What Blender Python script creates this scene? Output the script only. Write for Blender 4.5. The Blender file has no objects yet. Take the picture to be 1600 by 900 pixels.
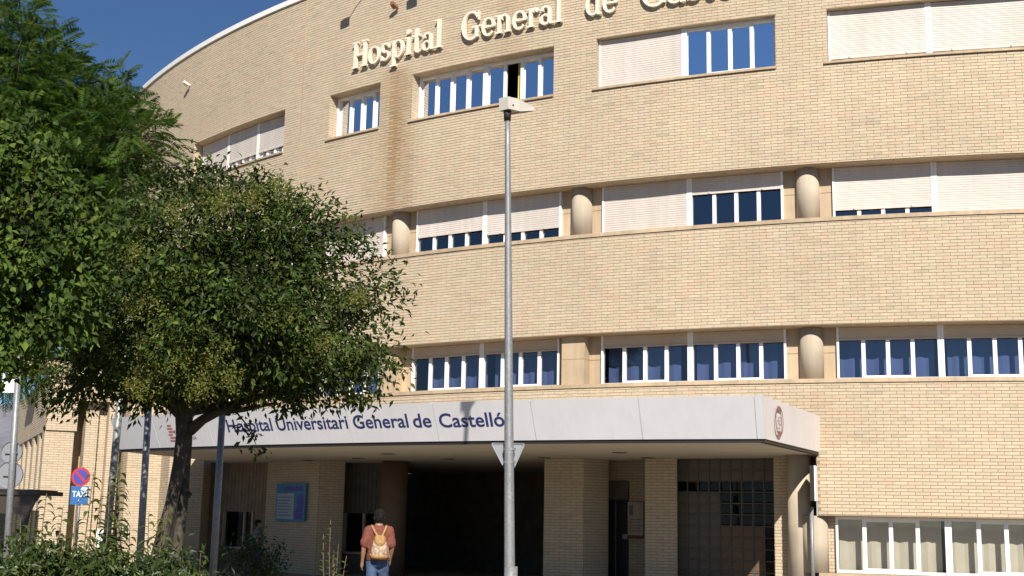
import bpy, bmesh, math, random
import numpy as np
from mathutils import Vector, Matrix, noise

SC = bpy.context.scene
COL = SC.collection
rng = np.random.default_rng(7)
random.seed(7)
rad = math.radians

# ------------------------------------------------------------------ camera
PITCH, ROLL, FPX, EYE = 0.182, 0.02, 1968.33, 1.6
cam_d = bpy.data.cameras.new("camera")
cam_d.sensor_width = 36.0
cam_d.lens = FPX / 1600 * 36
cam_d.clip_start = 0.1
cam_d.clip_end = 9000
cam = bpy.data.objects.new("camera", cam_d)
COL.objects.link(cam)
_fw = Vector((0, math.cos(PITCH), math.sin(PITCH)))
_ux = Vector((1, 0, 0))
_uy = Vector((0, -math.sin(PITCH), math.cos(PITCH)))
_rt = _ux * math.cos(ROLL) + _uy * math.sin(ROLL)
_up = -_ux * math.sin(ROLL) + _uy * math.cos(ROLL)
cam.matrix_world = Matrix(((_rt.x, _up.x, -_fw.x, 0), (_rt.y, _up.y, -_fw.y, 0),
                           (_rt.z, _up.z, -_fw.z, EYE), (0, 0, 0, 1)))
SC.camera = cam

# ------------------------------------------------------------------ sky and sun
SUN_EL, SUN_AZ = 36.0, 7.0            # azimuth: degrees to the right of straight behind the camera
world = bpy.data.worlds.new("World")
SC.world = world
world.use_nodes = True
wn = world.node_tree
sky = wn.nodes.new("ShaderNodeTexSky")
sky.sky_type = 'NISHITA'
sky.sun_disc = False
sky.sun_elevation = rad(SUN_EL)
sky.sun_rotation = rad(180 - SUN_AZ)
sky.air_density = 1.0
sky.altitude = 1200
sky.dust_density = 0.0
sky.ozone_density = 8.0
wn.nodes["Background"].inputs[1].default_value = 0.055
wn.links.new(sky.outputs[0], wn.nodes["Background"].inputs[0])

sun_d = bpy.data.lights.new("sun", 'SUN')
sun_d.energy = 4.8
sun_d.angle = rad(0.5)
sun_d.color = (1.0, 0.925, 0.81)
sun = bpy.data.objects.new("sun", sun_d)
COL.objects.link(sun)
to_sun = Vector((math.sin(rad(SUN_AZ)) * math.cos(rad(SUN_EL)),
                 -math.cos(rad(SUN_AZ)) * math.cos(rad(SUN_EL)), math.sin(rad(SUN_EL))))
sun.rotation_euler = to_sun.to_track_quat('Z', 'Y').to_euler()
sun.location = (10, -20, 30)

SC.view_settings.view_transform = 'Standard'
SC.view_settings.look = 'None'
SC.view_settings.exposure = 0.55
SC.view_settings.gamma = 1.0

# ------------------------------------------------------------------ helpers
def ray(u, v):
    """direction through a pixel of the 1600 x 900 photograph"""
    x, y = (u - 800) / FPX, -(v - 450) / FPX
    c, s = math.cos(ROLL), math.sin(ROLL)
    x, y = c * x - s * y, s * x + c * y
    return Vector((x, math.cos(PITCH) - y * math.sin(PITCH), math.sin(PITCH) + y * math.cos(PITCH)))

def at(u, v, Y):
    d = ray(u, v)
    d = d * (Y / d.y)
    return Vector((d.x, d.y, d.z + EYE))

CX, CY, R = 18.919, 63.322, 38.016      # centre and radius of the round facade

def wall_at(u, v, RR=R):
    d = ray(u, v)
    a = d.x ** 2 + d.y ** 2
    b = -2 * (d.x * CX + d.y * CY)
    c = CX * CX + CY * CY - RR * RR
    t = (-b - math.sqrt(max(0, b * b - 4 * a * c))) / (2 * a)
    p = d * t
    return math.degrees(math.atan2(p.x - CX, CY - p.y)), p.z + EYE

def P(th, RR, z=0.0):
    a = rad(th)
    return Vector((CX + RR * math.sin(a), CY - RR * math.cos(a), z))

class Frame:
    """local x along t, y outward along n, z up"""
    def __init__(self, o, t, n):
        self.o, self.t, self.n = Vector(o), Vector(t), Vector(n)
    def __call__(self, x, y, z):
        return self.o + self.t * x + self.n * y + Vector((0, 0, z))

def wall_frame(th, RR=R, z=0.0):
    a = rad(th)
    return Frame(P(th, RR, z), (math.cos(a), math.sin(a), 0), (math.sin(a), -math.cos(a), 0))

def seg_frame(a, b, z=0.0):
    """frame on the vertical plane from plan point a to plan point b; outward is to the right hand of a->b seen from above"""
    a, b = Vector((a[0], a[1], z)), Vector((b[0], b[1], z))
    t = (b - a).normalized()
    return Frame(a, t, (t.y, -t.x, 0)), (b - a).length

WORLD = Frame((0, 0, 0), (1, 0, 0), (0, 1, 0))
ROOT = {}

def empty(name, loc, label=None, cat=None, group=None):
    o = bpy.data.objects.new(name, None)
    o.empty_display_size = 0.3
    COL.objects.link(o)
    o.location = loc
    ROOT[o] = Vector(loc)
    tag(o, label, cat, group)
    return o

def tag(o, label=None, cat=None, group=None, kind=None):
    if label: o["label"] = label
    if cat: o["category"] = cat
    if group: o["group"] = group
    if kind: o["kind"] = kind
    return o

def link(name, me, mat, parent=None, smooth=False):
    o = bpy.data.objects.new(name, me)
    COL.objects.link(o)
    if mat and not me.materials:
        me.materials.append(mat)
    if smooth:
        me.polygons.foreach_set("use_smooth", [True] * len(me.polygons))
    if parent is not None:
        o.parent = parent
        ROOT[o] = ROOT[parent]
    else:
        ROOT[o] = Vector((0, 0, 0))
    return o

class MB:
    def __init__(self):
        self.v, self.f, self.c = [], [], []
    def quad(self, a, b, c, d):
        i = len(self.v)
        self.v += [a, b, c, d]
        self.f.append((i, i + 1, i + 2, i + 3))
        return self
    def poly(self, pts):
        i = len(self.v)
        self.v += list(pts)
        self.f.append(tuple(range(i, i + len(pts))))
        return self
    def box(self, F, x0, x1, y0, y1, z0, z1):
        i = len(self.v)
        for z in (z0, z1):
            for x, y in ((x0, y0), (x1, y0), (x1, y1), (x0, y1)):
                self.v.append(F(x, y, z))
        self.f += [(i, i + 1, i + 2, i + 3), (i + 4, i + 7, i + 6, i + 5), (i, i + 4, i + 5, i + 1),
                   (i + 1, i + 5, i + 6, i + 2), (i + 2, i + 6, i + 7, i + 3), (i + 3, i + 7, i + 4, i)]
        return self
    def prism(self, pts, off):
        """closed polygon pts (world) pushed along vector off"""
        n = len(pts)
        i = len(self.v)
        off = Vector(off)
        self.v += [Vector(p) for p in pts] + [Vector(p) + off for p in pts]
        self.f.append(tuple(range(i, i + n)))
        self.f.append(tuple(range(i + 2 * n - 1, i + n - 1, -1)))
        for k in range(n):
            k2 = (k + 1) % n
            self.f.append((i + k, i + n + k, i + n + k2, i + k2))
        return self
    def tube(self, pts, rads, n=10, cap=True, squash=1.0):
        pts = [Vector(p) for p in pts]
        i = len(self.v)
        prev = None
        for k, p in enumerate(pts):
            d = (pts[min(k + 1, len(pts) - 1)] - pts[max(k - 1, 0)]).normalized()
            ref = prev if prev is not None else (Vector((1, 0, 0)) if abs(d.x) < 0.9 else Vector((0, 1, 0)))
            a = (ref - d * ref.dot(d)).normalized()
            b = d.cross(a)
            prev = a
            for j in range(n):
                w = 2 * math.pi * j / n
                self.v.append(p + (a * math.cos(w) + b * math.sin(w) * squash) * rads[k])
        for k in range(len(pts) - 1):
            for j in range(n):
                j2 = (j + 1) % n
                self.f.append((i + k * n + j, i + k * n + j2, i + (k + 1) * n + j2, i + (k + 1) * n + j))
        if cap:
            self.f.append(tuple(i + j for j in range(n))[::-1])
            self.f.append(tuple(i + (len(pts) - 1) * n + j for j in range(n)))
        return self
    def ring(self, r0, r1, z, t0, t1, n):
        """flat ring sector of the round building"""
        for k in range(n):
            a, b = t0 + (t1 - t0) * k / n, t0 + (t1 - t0) * (k + 1) / n
            self.quad(P(a, r0, z), P(b, r0, z), P(b, r1, z), P(a, r1, z))
        return self
    def arc(self, ra, za, rb, zb, t0, t1, n):
        """strip between (radius, height) a and b"""
        for k in range(n):
            s, e = t0 + (t1 - t0) * k / n, t0 + (t1 - t0) * (k + 1) / n
            self.quad(P(s, ra, za), P(e, ra, za), P(e, rb, zb), P(s, rb, zb))
        return self
    def arcbox(self, r0, r1, z0, z1, t0, t1, n):
        self.arc(r1, z0, r1, z1, t0, t1, n)
        self.arc(r0, z0, r0, z1, t0, t1, n)
        self.ring(r0, r1, z0, t0, t1, n)
        self.ring(r0, r1, z1, t0, t1, n)
        for t in (t0, t1):
            self.quad(P(t, r0, z0), P(t, r1, z0), P(t, r1, z1), P(t, r0, z1))
        return self
    def build(self, name, mat, parent=None, smooth=False, at_loc=None):
        off = ROOT[parent] if parent is not None else (Vector(at_loc) if at_loc is not None else Vector((0, 0, 0)))
        me = bpy.data.meshes.new(name)
        me.from_pydata([tuple(Vector(p) - off) for p in self.v], [], self.f)
        if self.c:
            ca = me.color_attributes.new("tint", 'FLOAT_COLOR', 'POINT')
            ca.data.foreach_set("color", np.array(self.c, dtype=np.float32).ravel())
        me.update()
        o = link(name, me, mat, parent, smooth)
        if at_loc is not None and parent is None:
            o.location = at_loc
            ROOT[o] = Vector(at_loc)
        return o

def np_mesh(name, V, F, mat, parent, tint=None, off=None, smooth=False):
    """V (n,3), F (m,k) with constant k"""
    me = bpy.data.meshes.new(name)
    o_ = ROOT[parent] if parent is not None else Vector((0, 0, 0))
    V = V - np.array(o_)
    n, (m, k) = len(V), F.shape
    me.vertices.add(n)
    me.vertices.foreach_set("co", V.astype(np.float32).ravel())
    me.loops.add(m * k)
    me.loops.foreach_set("vertex_index", F.astype(np.int32).ravel())
    me.polygons.add(m)
    me.polygons.foreach_set("loop_start", np.arange(0, m * k, k, dtype=np.int32))
    me.polygons.foreach_set("loop_total", np.full(m, k, dtype=np.int32))
    if tint is not None:
        ca = me.color_attributes.new("tint", 'FLOAT_COLOR', 'POINT')
        ca.data.foreach_set("color", tint.astype(np.float32).ravel())
    me.update(calc_edges=True)
    me.polygons.foreach_set('use_smooth', np.zeros(m, dtype=bool))
    return link(name, me, mat, parent, smooth)

# ------------------------------------------------------------------ materials
def new_mat(name):
    m = bpy.data.materials.new(name)
    m.use_nodes = True
    return m, m.node_tree, m.node_tree.nodes["Principled BSDF"]

def plain(name, col, rough=0.7, var=0.12, scale=6.0, bump=0.0, metal=0.0, spec=0.5, detail=6.0, var2=0.0, streak=0.0):
    m, nt, b = new_mat(name)
    N, L = nt.nodes, nt.links
    tc = N.new("ShaderNodeTexCoord")
    nz = N.new("ShaderNodeTexNoise")
    nz.inputs["Scale"].default_value = scale
    nz.inputs["Detail"].default_value = detail
    L.new(tc.outputs["Object"], nz.inputs["Vector"])
    mr = N.new("ShaderNodeMapRange")
    mr.inputs[1].default_value, mr.inputs[2].default_value = 0.3, 0.7
    mr.inputs[3].default_value, mr.inputs[4].default_value = 1 - var, 1 + var
    L.new(nz.outputs["Fac"], mr.inputs[0])
    fac = mr.outputs[0]
    if var2:
        n2 = N.new("ShaderNodeTexNoise")
        n2.inputs["Scale"].default_value = scale * 0.12
        n2.inputs["Detail"].default_value = 3
        L.new(tc.outputs["Object"], n2.inputs["Vector"])
        m2 = N.new("ShaderNodeMapRange")
        m2.inputs[1].default_value, m2.inputs[2].default_value = 0.35, 0.65
        m2.inputs[3].default_value, m2.inputs[4].default_value = 1 - var2, 1 + var2
        L.new(n2.outputs["Fac"], m2.inputs[0])
        mu = N.new("ShaderNodeMath"); mu.operation = 'MULTIPLY'
        L.new(fac, mu.inputs[0]); L.new(m2.outputs[0], mu.inputs[1])
        fac = mu.outputs[0]
    if streak:
        mp = N.new("ShaderNodeMapping"); mp.inputs["Scale"].default_value = (7, 7, 0.5)
        L.new(tc.outputs["Object"], mp.inputs["Vector"])
        n3 = N.new("ShaderNodeTexNoise"); n3.inputs["Scale"].default_value = 1.0; n3.inputs["Detail"].default_value = 5
        L.new(mp.outputs[0], n3.inputs["Vector"])
        m3 = N.new("ShaderNodeMapRange")
        m3.inputs[1].default_value, m3.inputs[2].default_value = 0.42, 0.68
        m3.inputs[3].default_value, m3.inputs[4].default_value = 1.02, 1 - streak
        L.new(n3.outputs["Fac"], m3.inputs[0])
        mu3 = N.new("ShaderNodeMath"); mu3.operation = 'MULTIPLY'
        L.new(fac, mu3.inputs[0]); L.new(m3.outputs[0], mu3.inputs[1])
        fac = mu3.outputs[0]
    hs = N.new("ShaderNodeHueSaturation")
    hs.inputs["Color"].default_value = (*col, 1)
    L.new(fac, hs.inputs["Value"])
    L.new(hs.outputs[0], b.inputs["Base Color"])
    b.inputs["Roughness"].default_value = rough
    b.inputs["Metallic"].default_value = metal
    b.inputs["Specular IOR Level"].default_value = spec
    if bump:
        bp = N.new("ShaderNodeBump")
        bp.inputs["Strength"].default_value = bump
        bp.inputs["Distance"].default_value = 0.01
        L.new(nz.outputs["Fac"], bp.inputs["Height"])
        L.new(bp.outputs[0], b.inputs["Normal"])
    return m

def brick_material():
    m, nt, b = new_mat("buff brick")
    N, L = nt.nodes, nt.links
    at_ = N.new("ShaderNodeAttribute"); at_.attribute_name = "tint"
    tc = N.new("ShaderNodeTexCoord")
    nz = N.new("ShaderNodeTexNoise"); nz.inputs["Scale"].default_value = 9.0; nz.inputs["Detail"].default_value = 8
    L.new(tc.outputs["Object"], nz.inputs["Vector"])
    mr = N.new("ShaderNodeMapRange")
    mr.inputs[1].default_value, mr.inputs[2].default_value, mr.inputs[3].default_value, mr.inputs[4].default_value = 0.3, 0.7, 0.92, 1.06
    L.new(nz.outputs["Fac"], mr.inputs[0])
    hs = N.new("ShaderNodeHueSaturation")
    L.new(at_.outputs["Color"], hs.inputs["Color"]); L.new(mr.outputs[0], hs.inputs["Value"])
    L.new(hs.outputs[0], b.inputs["Base Color"])
    b.inputs["Roughness"].default_value = 0.85
    b.inputs["Specular IOR Level"].default_value = 0.25
    return m

def leaf_material(name, rough=0.45, trans=0.35, spec=0.5):
    m, nt, b = new_mat(name)
    N, L = nt.nodes, nt.links
    a = N.new("ShaderNodeAttribute"); a.attribute_name = "tint"
    L.new(a.outputs["Color"], b.inputs["Base Color"])
    b.inputs["Roughness"].default_value = rough
    b.inputs["Specular IOR Level"].default_value = spec
    t = N.new("ShaderNodeBsdfTranslucent")
    hs = N.new("ShaderNodeHueSaturation")
    hs.inputs["Value"].default_value = 1.5; hs.inputs["Saturation"].default_value = 1.15; hs.inputs["Hue"].default_value = 0.49
    L.new(a.outputs["Color"], hs.inputs["Color"]); L.new(hs.outputs[0], t.inputs["Color"])
    mx = N.new("ShaderNodeMixShader"); mx.inputs[0].default_value = trans
    L.new(b.outputs[0], mx.inputs[1]); L.new(t.outputs[0], mx.inputs[2])
    L.new(mx.outputs[0], N["Material Output"].inputs["Surface"])
    return m

def glass_material(name, refl, tint=(0.75, 0.82, 0.86), gcol=(0.9, 0.95, 1.0)):
    m, nt, b = new_mat(name)
    N, L = nt.nodes, nt.links
    N.remove(b)
    tr = N.new("ShaderNodeBsdfTransparent"); tr.inputs[0].default_value = (*tint, 1)
    gl = N.new("ShaderNodeBsdfGlossy"); gl.inputs[0].default_value = (*gcol, 1); gl.inputs["Roughness"].default_value = 0.015
    tc = N.new("ShaderNodeTexCoord")
    nz = N.new("ShaderNodeTexNoise"); nz.inputs["Scale"].default_value = 1.3; nz.inputs["Detail"].default_value = 1
    L.new(tc.outputs["Object"], nz.inputs["Vector"])
    bp = N.new("ShaderNodeBump"); bp.inputs["Strength"].default_value = 0.04; bp.inputs["Distance"].default_value = 0.05
    L.new(nz.outputs["Fac"], bp.inputs["Height"]); L.new(bp.outputs[0], gl.inputs["Normal"])
    fr0 = N.new("ShaderNodeLayerWeight"); fr0.inputs[0].default_value = 0.5
    fr = N.new("ShaderNodeMath"); fr.operation = 'POWER'; fr.inputs[1].default_value = 4.0
    L.new(fr0.outputs["Facing"], fr.inputs[0])
    ad = N.new("ShaderNodeMath"); ad.operation = 'ADD'; ad.use_clamp = True; ad.inputs[1].default_value = refl
    L.new(fr.outputs[0], ad.inputs[0])
    mx = N.new("ShaderNodeMixShader")
    L.new(ad.outputs[0], mx.inputs[0]); L.new(tr.outputs[0], mx.inputs[1]); L.new(gl.outputs[0], mx.inputs[2])
    L.new(mx.outputs[0], N["Material Output"].inputs["Surface"])
    return m

M = dict(
    brick=brick_material(),
    mortar=plain("mortar", (0.275, 0.205, 0.13), 0.95, 0.15, 20),
    concrete=plain("smooth beige concrete", (0.46, 0.355, 0.24), 0.8, 0.10, 2.5, 0.05, var2=0.12, streak=0.16),
    column=plain("grey beige concrete column", (0.45, 0.385, 0.30), 0.8, 0.09, 2.0, 0.05, var2=0.10, streak=0.14),
    soffit=plain("painted soffit", (0.60, 0.53, 0.43), 0.85, 0.05, 1.2),
    white=plain("white lacquered frame", (0.80, 0.79, 0.77), 0.45, 0.03, 5),
    shutter=plain("cream shutter slats", (0.555, 0.51, 0.475), 0.6, 0.05, 1.5, var2=0.07, streak=0.06),
    shutter2=plain("beige shutter slats", (0.55, 0.45, 0.34), 0.65, 0.05, 1.5),
    fascia=plain("pale grey fascia sheet", (0.645, 0.645, 0.68), 0.5, 0.025, 0.9, var2=0.03, streak=0.025),
    fascia_end=plain("off white fascia sheet", (0.66, 0.62, 0.62), 0.5, 0.03, 0.9, var2=0.03, streak=0.03),
    navy=plain("navy lettering", (0.02, 0.03, 0.13), 0.5, 0.0),
    letter=plain("cream raised letters", (0.74, 0.68, 0.57), 0.6, 0.04, 3),
    black=plain("black trim", (0.012, 0.012, 0.013), 0.6, 0.0),
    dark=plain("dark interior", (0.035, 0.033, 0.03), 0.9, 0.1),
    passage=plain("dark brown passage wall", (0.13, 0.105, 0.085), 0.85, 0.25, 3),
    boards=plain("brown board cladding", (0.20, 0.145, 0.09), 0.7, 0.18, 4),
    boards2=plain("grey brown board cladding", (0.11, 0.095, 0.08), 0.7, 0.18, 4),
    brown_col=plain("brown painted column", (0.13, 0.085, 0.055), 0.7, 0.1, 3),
    red=plain("dark red door paint", (0.16, 0.012, 0.012), 0.5, 0.05),
    glass4=glass_material("sky reflecting window glass", 0.93),
    glass3=glass_material("window glass toned for dim reflection", 0.16, (0.55, 0.62, 0.68)),  # same glass as the top storey; dimmer reflections put into tint and mix
    glass2=glass_material("clear window glass", 0.10, (0.86, 0.87, 0.86)),
    glass_dim=glass_material("smoked entrance glass", 0.02, (0.35, 0.38, 0.38)),
    blue_curtain=plain("blue curtain", (0.060, 0.090, 0.23), 0.9, 0.08, 3),
    beige_curtain=plain("beige curtain", (0.50, 0.47, 0.39), 0.9, 0.06, 3),
    yellow_curtain=plain("yellow curtain", (0.55, 0.50, 0.12), 0.9, 0.06, 3),
    galv=plain("galvanised steel", (0.25, 0.26, 0.27), 0.5, 0.18, 25, 0.02, metal=0.35, var2=0.08),
    lamp_white=plain("white lamp housing", (0.58, 0.55, 0.48), 0.5, 0.04, 4),
    sign_grey=plain("grey sign back", (0.24, 0.25, 0.28), 0.5, 0.06, 8, metal=0.2),
    sign_red=plain("red sign paint", (0.50, 0.03, 0.03), 0.45, 0.03),
    sign_blue=plain("blue sign paint", (0.06, 0.06, 0.34), 0.45, 0.03),
    taxi_blue=plain("blue taxi plate", (0.03, 0.13, 0.36), 0.45, 0.03),
    panel_blue=plain("blue poster", (0.03, 0.22, 0.42), 0.5, 0.1, 3),
    panel_pale=plain("pale poster sheet", (0.36, 0.42, 0.44), 0.6, 0.1, 5),
    paper=plain("white paper", (0.75, 0.75, 0.72), 0.7, 0.03),
    emblem=plain("brown emblem", (0.25, 0.11, 0.08), 0.6, 0.05),
    emblem_red=plain("red emblem", (0.45, 0.16, 0.18), 0.6, 0.05),
    grey_ink=plain("grey lettering", (0.14, 0.14, 0.16), 0.6, 0.0),
    shelter=plain("dark brown shelter metal", (0.035, 0.026, 0.022), 0.5, 0.1),
    bark=plain("grey brown bark", (0.065, 0.053, 0.042), 0.95, 0.45, 9, 0.9),
    twig=plain("dark twig bark", (0.06, 0.05, 0.035), 0.95, 0.3, 12),
    stem=plain("brown shrub stem", (0.13, 0.09, 0.05), 0.9, 0.3, 20),
    leaf_privet=leaf_material("glossy privet leaf", 0.5, 0.26, 0.22),
    leaf_feather=leaf_material("feathery leaf", 0.6, 0.45, 0.2),
    leaf_broad=leaf_material("broad soft leaf", 0.6, 0.42, 0.2),
    leaf_shrub=leaf_material("shrub leaf", 0.42, 0.35, 0.45),
    asphalt=plain("asphalt", (0.055, 0.055, 0.056), 0.9, 0.25, 40, 0.3),
    paving=plain("grey paving", (0.24, 0.215, 0.18), 0.9, 0.15, 6, 0.1),
    soil=plain("dry soil", (0.14, 0.10, 0.065), 0.95, 0.3, 8, 0.4),
    ground=plain("dusty ground", (0.13, 0.11, 0.085), 0.95, 0.25, 0.4, 0.1),
    kerb=plain("kerb concrete", (0.36, 0.34, 0.31), 0.85, 0.12, 8),
    hill=plain("hazy scrub hill", (0.17, 0.17, 0.20), 1.0, 0.3, 0.012),
    skin=plain("skin", (0.32, 0.17, 0.11), 0.55, 0.04, 12),
    hair=plain("black hair", (0.009, 0.008, 0.007), 0.75, 0.2, 60, 0.4, spec=0.2),
    shirt=plain("brick red shirt", (0.17, 0.05, 0.034), 0.85, 0.14, 9, 0.3),
    denim=plain("blue denim", (0.05, 0.085, 0.17), 0.85, 0.28, 6, 0.2),
    grey_cloth=plain("grey shirt", (0.13, 0.13, 0.14), 0.85, 0.1, 9),
    shoe=plain("dark shoe", (0.03, 0.03, 0.03), 0.6, 0.1),
    bag=plain("straw coloured bag fabric", (0.36, 0.21, 0.08), 0.85, 0.3, 30, 0.5),
    bag_print=plain("white patterned bag fabric", (0.40, 0.30, 0.21), 0.85, 0.6, 26, 0.3),
)

# ------------------------------------------------------------------ bricks
BL, BH, JT = 0.300, 0.0709, 0.011       # brick pitch, course pitch, joint
BASE = np.array((0.506, 0.424, 0.312))

def tint_at(th, z):
    """one brick's own colour: kiln variation plus water stains that run down below sills and letters"""
    k = random.gauss(1.0, 0.028)
    c = BASE * k
    r = random.random()
    if r < 0.22: c = c * np.array((1.03, 0.965, 0.955))
    elif r < 0.36: c = c * np.array((1.0, 1.015, 0.98))
    elif r < 0.40: c = c * 0.90
    if th is not None:
        s = noise.noise(Vector((th * 0.55, z * 0.22, 3.1)))
        s2_ = noise.noise(Vector((th * 0.16, z * 0.5, 7.7)))
        s3_ = noise.noise(Vector((th * 3.0, z * 0.12, 1.7)))
        c = c * (1 + 0.05 * s + 0.05 * s2_ + 0.035 * min(0, s3_) * 2)
        def stain(t0, w, ztop, zbot, amt):
            nonlocal c
            if z < ztop and z > zbot - 1:
                e = math.exp(-((th - t0) / w) ** 2)
                fade = min(1, (ztop - z) / 0.15) * min(1, max(0, (z - zbot + 1)))
                e *= fade * (0.65 + 0.6 * noise.noise(Vector((th * 2.2, z * 0.3, 9.0))))
                e = max(0, e)
                c = c * (1 - amt * e * np.array((0.75, 1.0, 1.28)))
        stain(-35.75, 0.75, 13.6, 9.6, 0.42)
        stain(-34.9, 0.5, 13.4, 9.6, 0.20)
        stain(-36.8, 0.6, 12.0, 9.6, 0.10)
        stain(-30.2, 1.1, 16.0, 13.3, 0.14)
        stain(-23.0, 1.2, 16.0, 13.3, 0.13)
        stain(-18.7, 0.8, 4.5, 2.6, 0.22)
        stain(-26.8, 0.35, 8.2, 6.0, 0.08)
        stain(-19.2, 0.35, 8.2, 6.0, 0.07)
        stain(-40.0, 0.9, 11.8, 9.6, 0.08)
    return (*np.clip(c, 0.02, 0.9), 1.0)

class Bricks:
    """many bricks in one mesh: each a real block standing proud of the mortar"""
    def __init__(self):
        self.V, self.C, self.info = [], [], []
    def add(self, F, x0, x1, z0, z1, th=None, proud=0.006):
        j = JT / 2
        x0, x1, z0, z1 = x0 + j, x1 - j, z0 + j, z1 - j
        if x1 - x0 < 0.02 or z1 - z0 < 0.015:
            return
        p = proud + random.gauss(0, 0.0012)
        o, t, n = F.o, F.t, F.n
        pts = []
        for y in (-0.004, p):
            for x, z in ((x0, z0), (x1, z0), (x1, z1), (x0, z1)):
                pts.append((o.x + t.x * x + n.x * y, o.y + t.y * x + n.y * y, o.z + z))
        self.V.append(pts)
        self.C.append(tint_at(th, o.z + (z0 + z1) / 2))
        self.info.append((F, x0, x1, z0, z1, th))
    def build(self, name, parent, pick=None):
        V = np.array(self.V, dtype=np.float64)
        C = np.array(self.C)
        keep = np.ones(len(V), bool)
        if pick is not None:
            keep[pick] = False
        V, C = V[keep], C[keep]
        n = len(V)
        f = np.array([(4, 5, 6, 7), (0, 1, 5, 4), (1, 2, 6, 5), (2, 3, 7, 6), (3, 0, 4, 7)])
        Fc = (np.arange(n)[:, None, None] * 8 + f[None]).reshape(-1, 4)
        o = np_mesh(name, V.reshape(-1, 3), Fc, M['brick'], parent, np.repeat(C, 8, axis=0))
        o["kind"] = "stuff"
        return o

def flat_bricks(B, F, L, z0, z1, th=None, start=0.0):
    """running bond on a flat panel, x from 0 to L"""
    k0 = math.floor(z0 / BH)
    k = k0
    while k * BH < z1 - 0.01:
        a, b = max(z0, k * BH), min(z1, (k + 1) * BH)
        x = -BL * (0.5 if k % 2 else 0.0) - start
        while x < L - 0.005:
            B.add(F, max(0, x), min(L, x + BL), a - F.o.z, b - F.o.z, th)
            x += BL
        k += 1

def arc_bricks(B, t0, t1, z0, z1, holes=(), RR=R):
    """running bond on the round wall; holes are (t0, t1, z0, z1)"""
    dth = math.degrees(BL / RR)
    k = math.floor(z0 / BH)
    while k * BH < z1 - 0.01:
        a, b = max(z0, k * BH), min(z1, (k + 1) * BH)
        zm = (a + b) / 2
        cuts = sorted([(h[0], h[1]) for h in holes if h[2] - 0.02 < zm < h[3] + 0.02])
        spans, cur = [], t0
        for c0, c1 in cuts:
            if c0 > cur: spans.append((cur, c0))
            cur = max(cur, c1)
        if cur < t1: spans.append((cur, t1))
        i = math.floor(t0 / dth)
        sh = (0.5 if k % 2 else 0.0) + 0.02 * math.sin(k * 1.7)
        while (i + sh) * dth < t1:
            for s0, s1 in spans:
                x0, x1 = max(s0, (i + sh) * dth), min(s1, (i + 1 + sh) * dth)
                if x1 - x0 > 0.02:
                    m = (x0 + x1) / 2
                    F = wall_frame(m, RR)
                    h = rad(x1 - x0) / 2 * RR
                    B.add(F, -h, h, a, b, m)
            i += 1
        k += 1

# ------------------------------------------------------------------ setting
g = MB()
g.quad(Vector((-4000, -4000, 0)), Vector((4000, -4000, 0)), Vector((4000, 4000, 0)), Vector((-4000, 4000, 0)))
tag(g.build("ground", M['ground']), kind="structure")
g = MB()
g.quad(Vector((-60, -6, 0.004)), Vector((60, -6, 0.004)), Vector((60, 7.2, 0.004)), Vector((-60, 7.2, 0.004)))
tag(g.build("road", M['asphalt']), kind="structure")
g = MB()
g.box(WORLD, -60, 60, 7.2, 7.4, 0, 0.13)
tag(g.build("kerb", M['kerb']), kind="structure")
g = MB()
g.box(WORLD, -60, 60, 16.5, 60, 0, 0.008)
tag(g.build("pavement", M['paving']), kind="structure")
g = MB()
g.box(WORLD, -40, 0.5, 7.4, 16.4, 0, 0.05)
tag(g.build("planting_bed", M['soil']), kind="structure")
g = MB()
nx = 60
rows = []
for j in range(5):
    row = []
    for i in range(nx):
        x = -2600 + 3000 * i / (nx - 1)
        h = 235 * (0.75 + 0.45 * noise.noise(Vector((x * 0.0016, 0.3, 0))) + 0.12 * noise.noise(Vector((x * 0.009, 2.2, 0))))
        row.append(Vector((x, 1900 + 260 * j, (0, 0.45, 0.85, 1.0, 0.7)[j] * h * 1.05)))
    rows.append(row)
for j in range(4):
    for i in range(nx - 1):
        g.quad(rows[j][i], rows[j][i + 1], rows[j + 1][i + 1], rows[j + 1][i])
tag(g.build("hill", M['hill'], smooth=True), kind="structure")

# ------------------------------------------------------------------ hospital: the round block
Z_GS, Z_GL, Z2S, Z2L, Z3S, Z3L, Z4S, Z4L, ZR = 0.62, 1.82, 4.655, 5.94, 8.255, 9.60, 11.925, 13.24, 16.64
TL, TR = -78.0, -6.0                      # ends of the built arc
T_END = -18.85                            # right side of the entrance porch
hosp = empty("hospital_building", (CX, CY, 0), "curved buff brick hospital block with ribbon windows and entrance canopy", "hospital")

W4 = [(-50.18, -42.40), (-39.44, -36.48), (-34.78, -28.235), (-26.51, -19.907), (-18.162, -11.5)]
holes4 = [(a, b, Z4S, Z4L) for a, b in W4]

# mortar sheets, with openings left out
def mortar_band(t0, t1, z0, z1, holes=()):
    ts = sorted(set([t0, t1] + [h[0] for h in holes] + [h[1] for h in holes] + list(np.arange(t0, t1, 1.0))))
    zs = sorted(set([z0, z1] + [h[2] for h in holes] + [h[3] for h in holes]))
    mb = MB()
    for i in range(len(ts) - 1):
        for k in range(len(zs) - 1):
            tm, zm = (ts[i] + ts[i + 1]) / 2, (zs[k] + zs[k + 1]) / 2
            if any(h[0] < tm < h[1] and h[2] < zm < h[3] for h in holes):
                continue
            mb.quad(P(ts[i], R, zs[k]), P(ts[i + 1], R, zs[k]), P(ts[i + 1], R, zs[k + 1]), P(ts[i], R, zs[k + 1]))
    return mb

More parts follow.
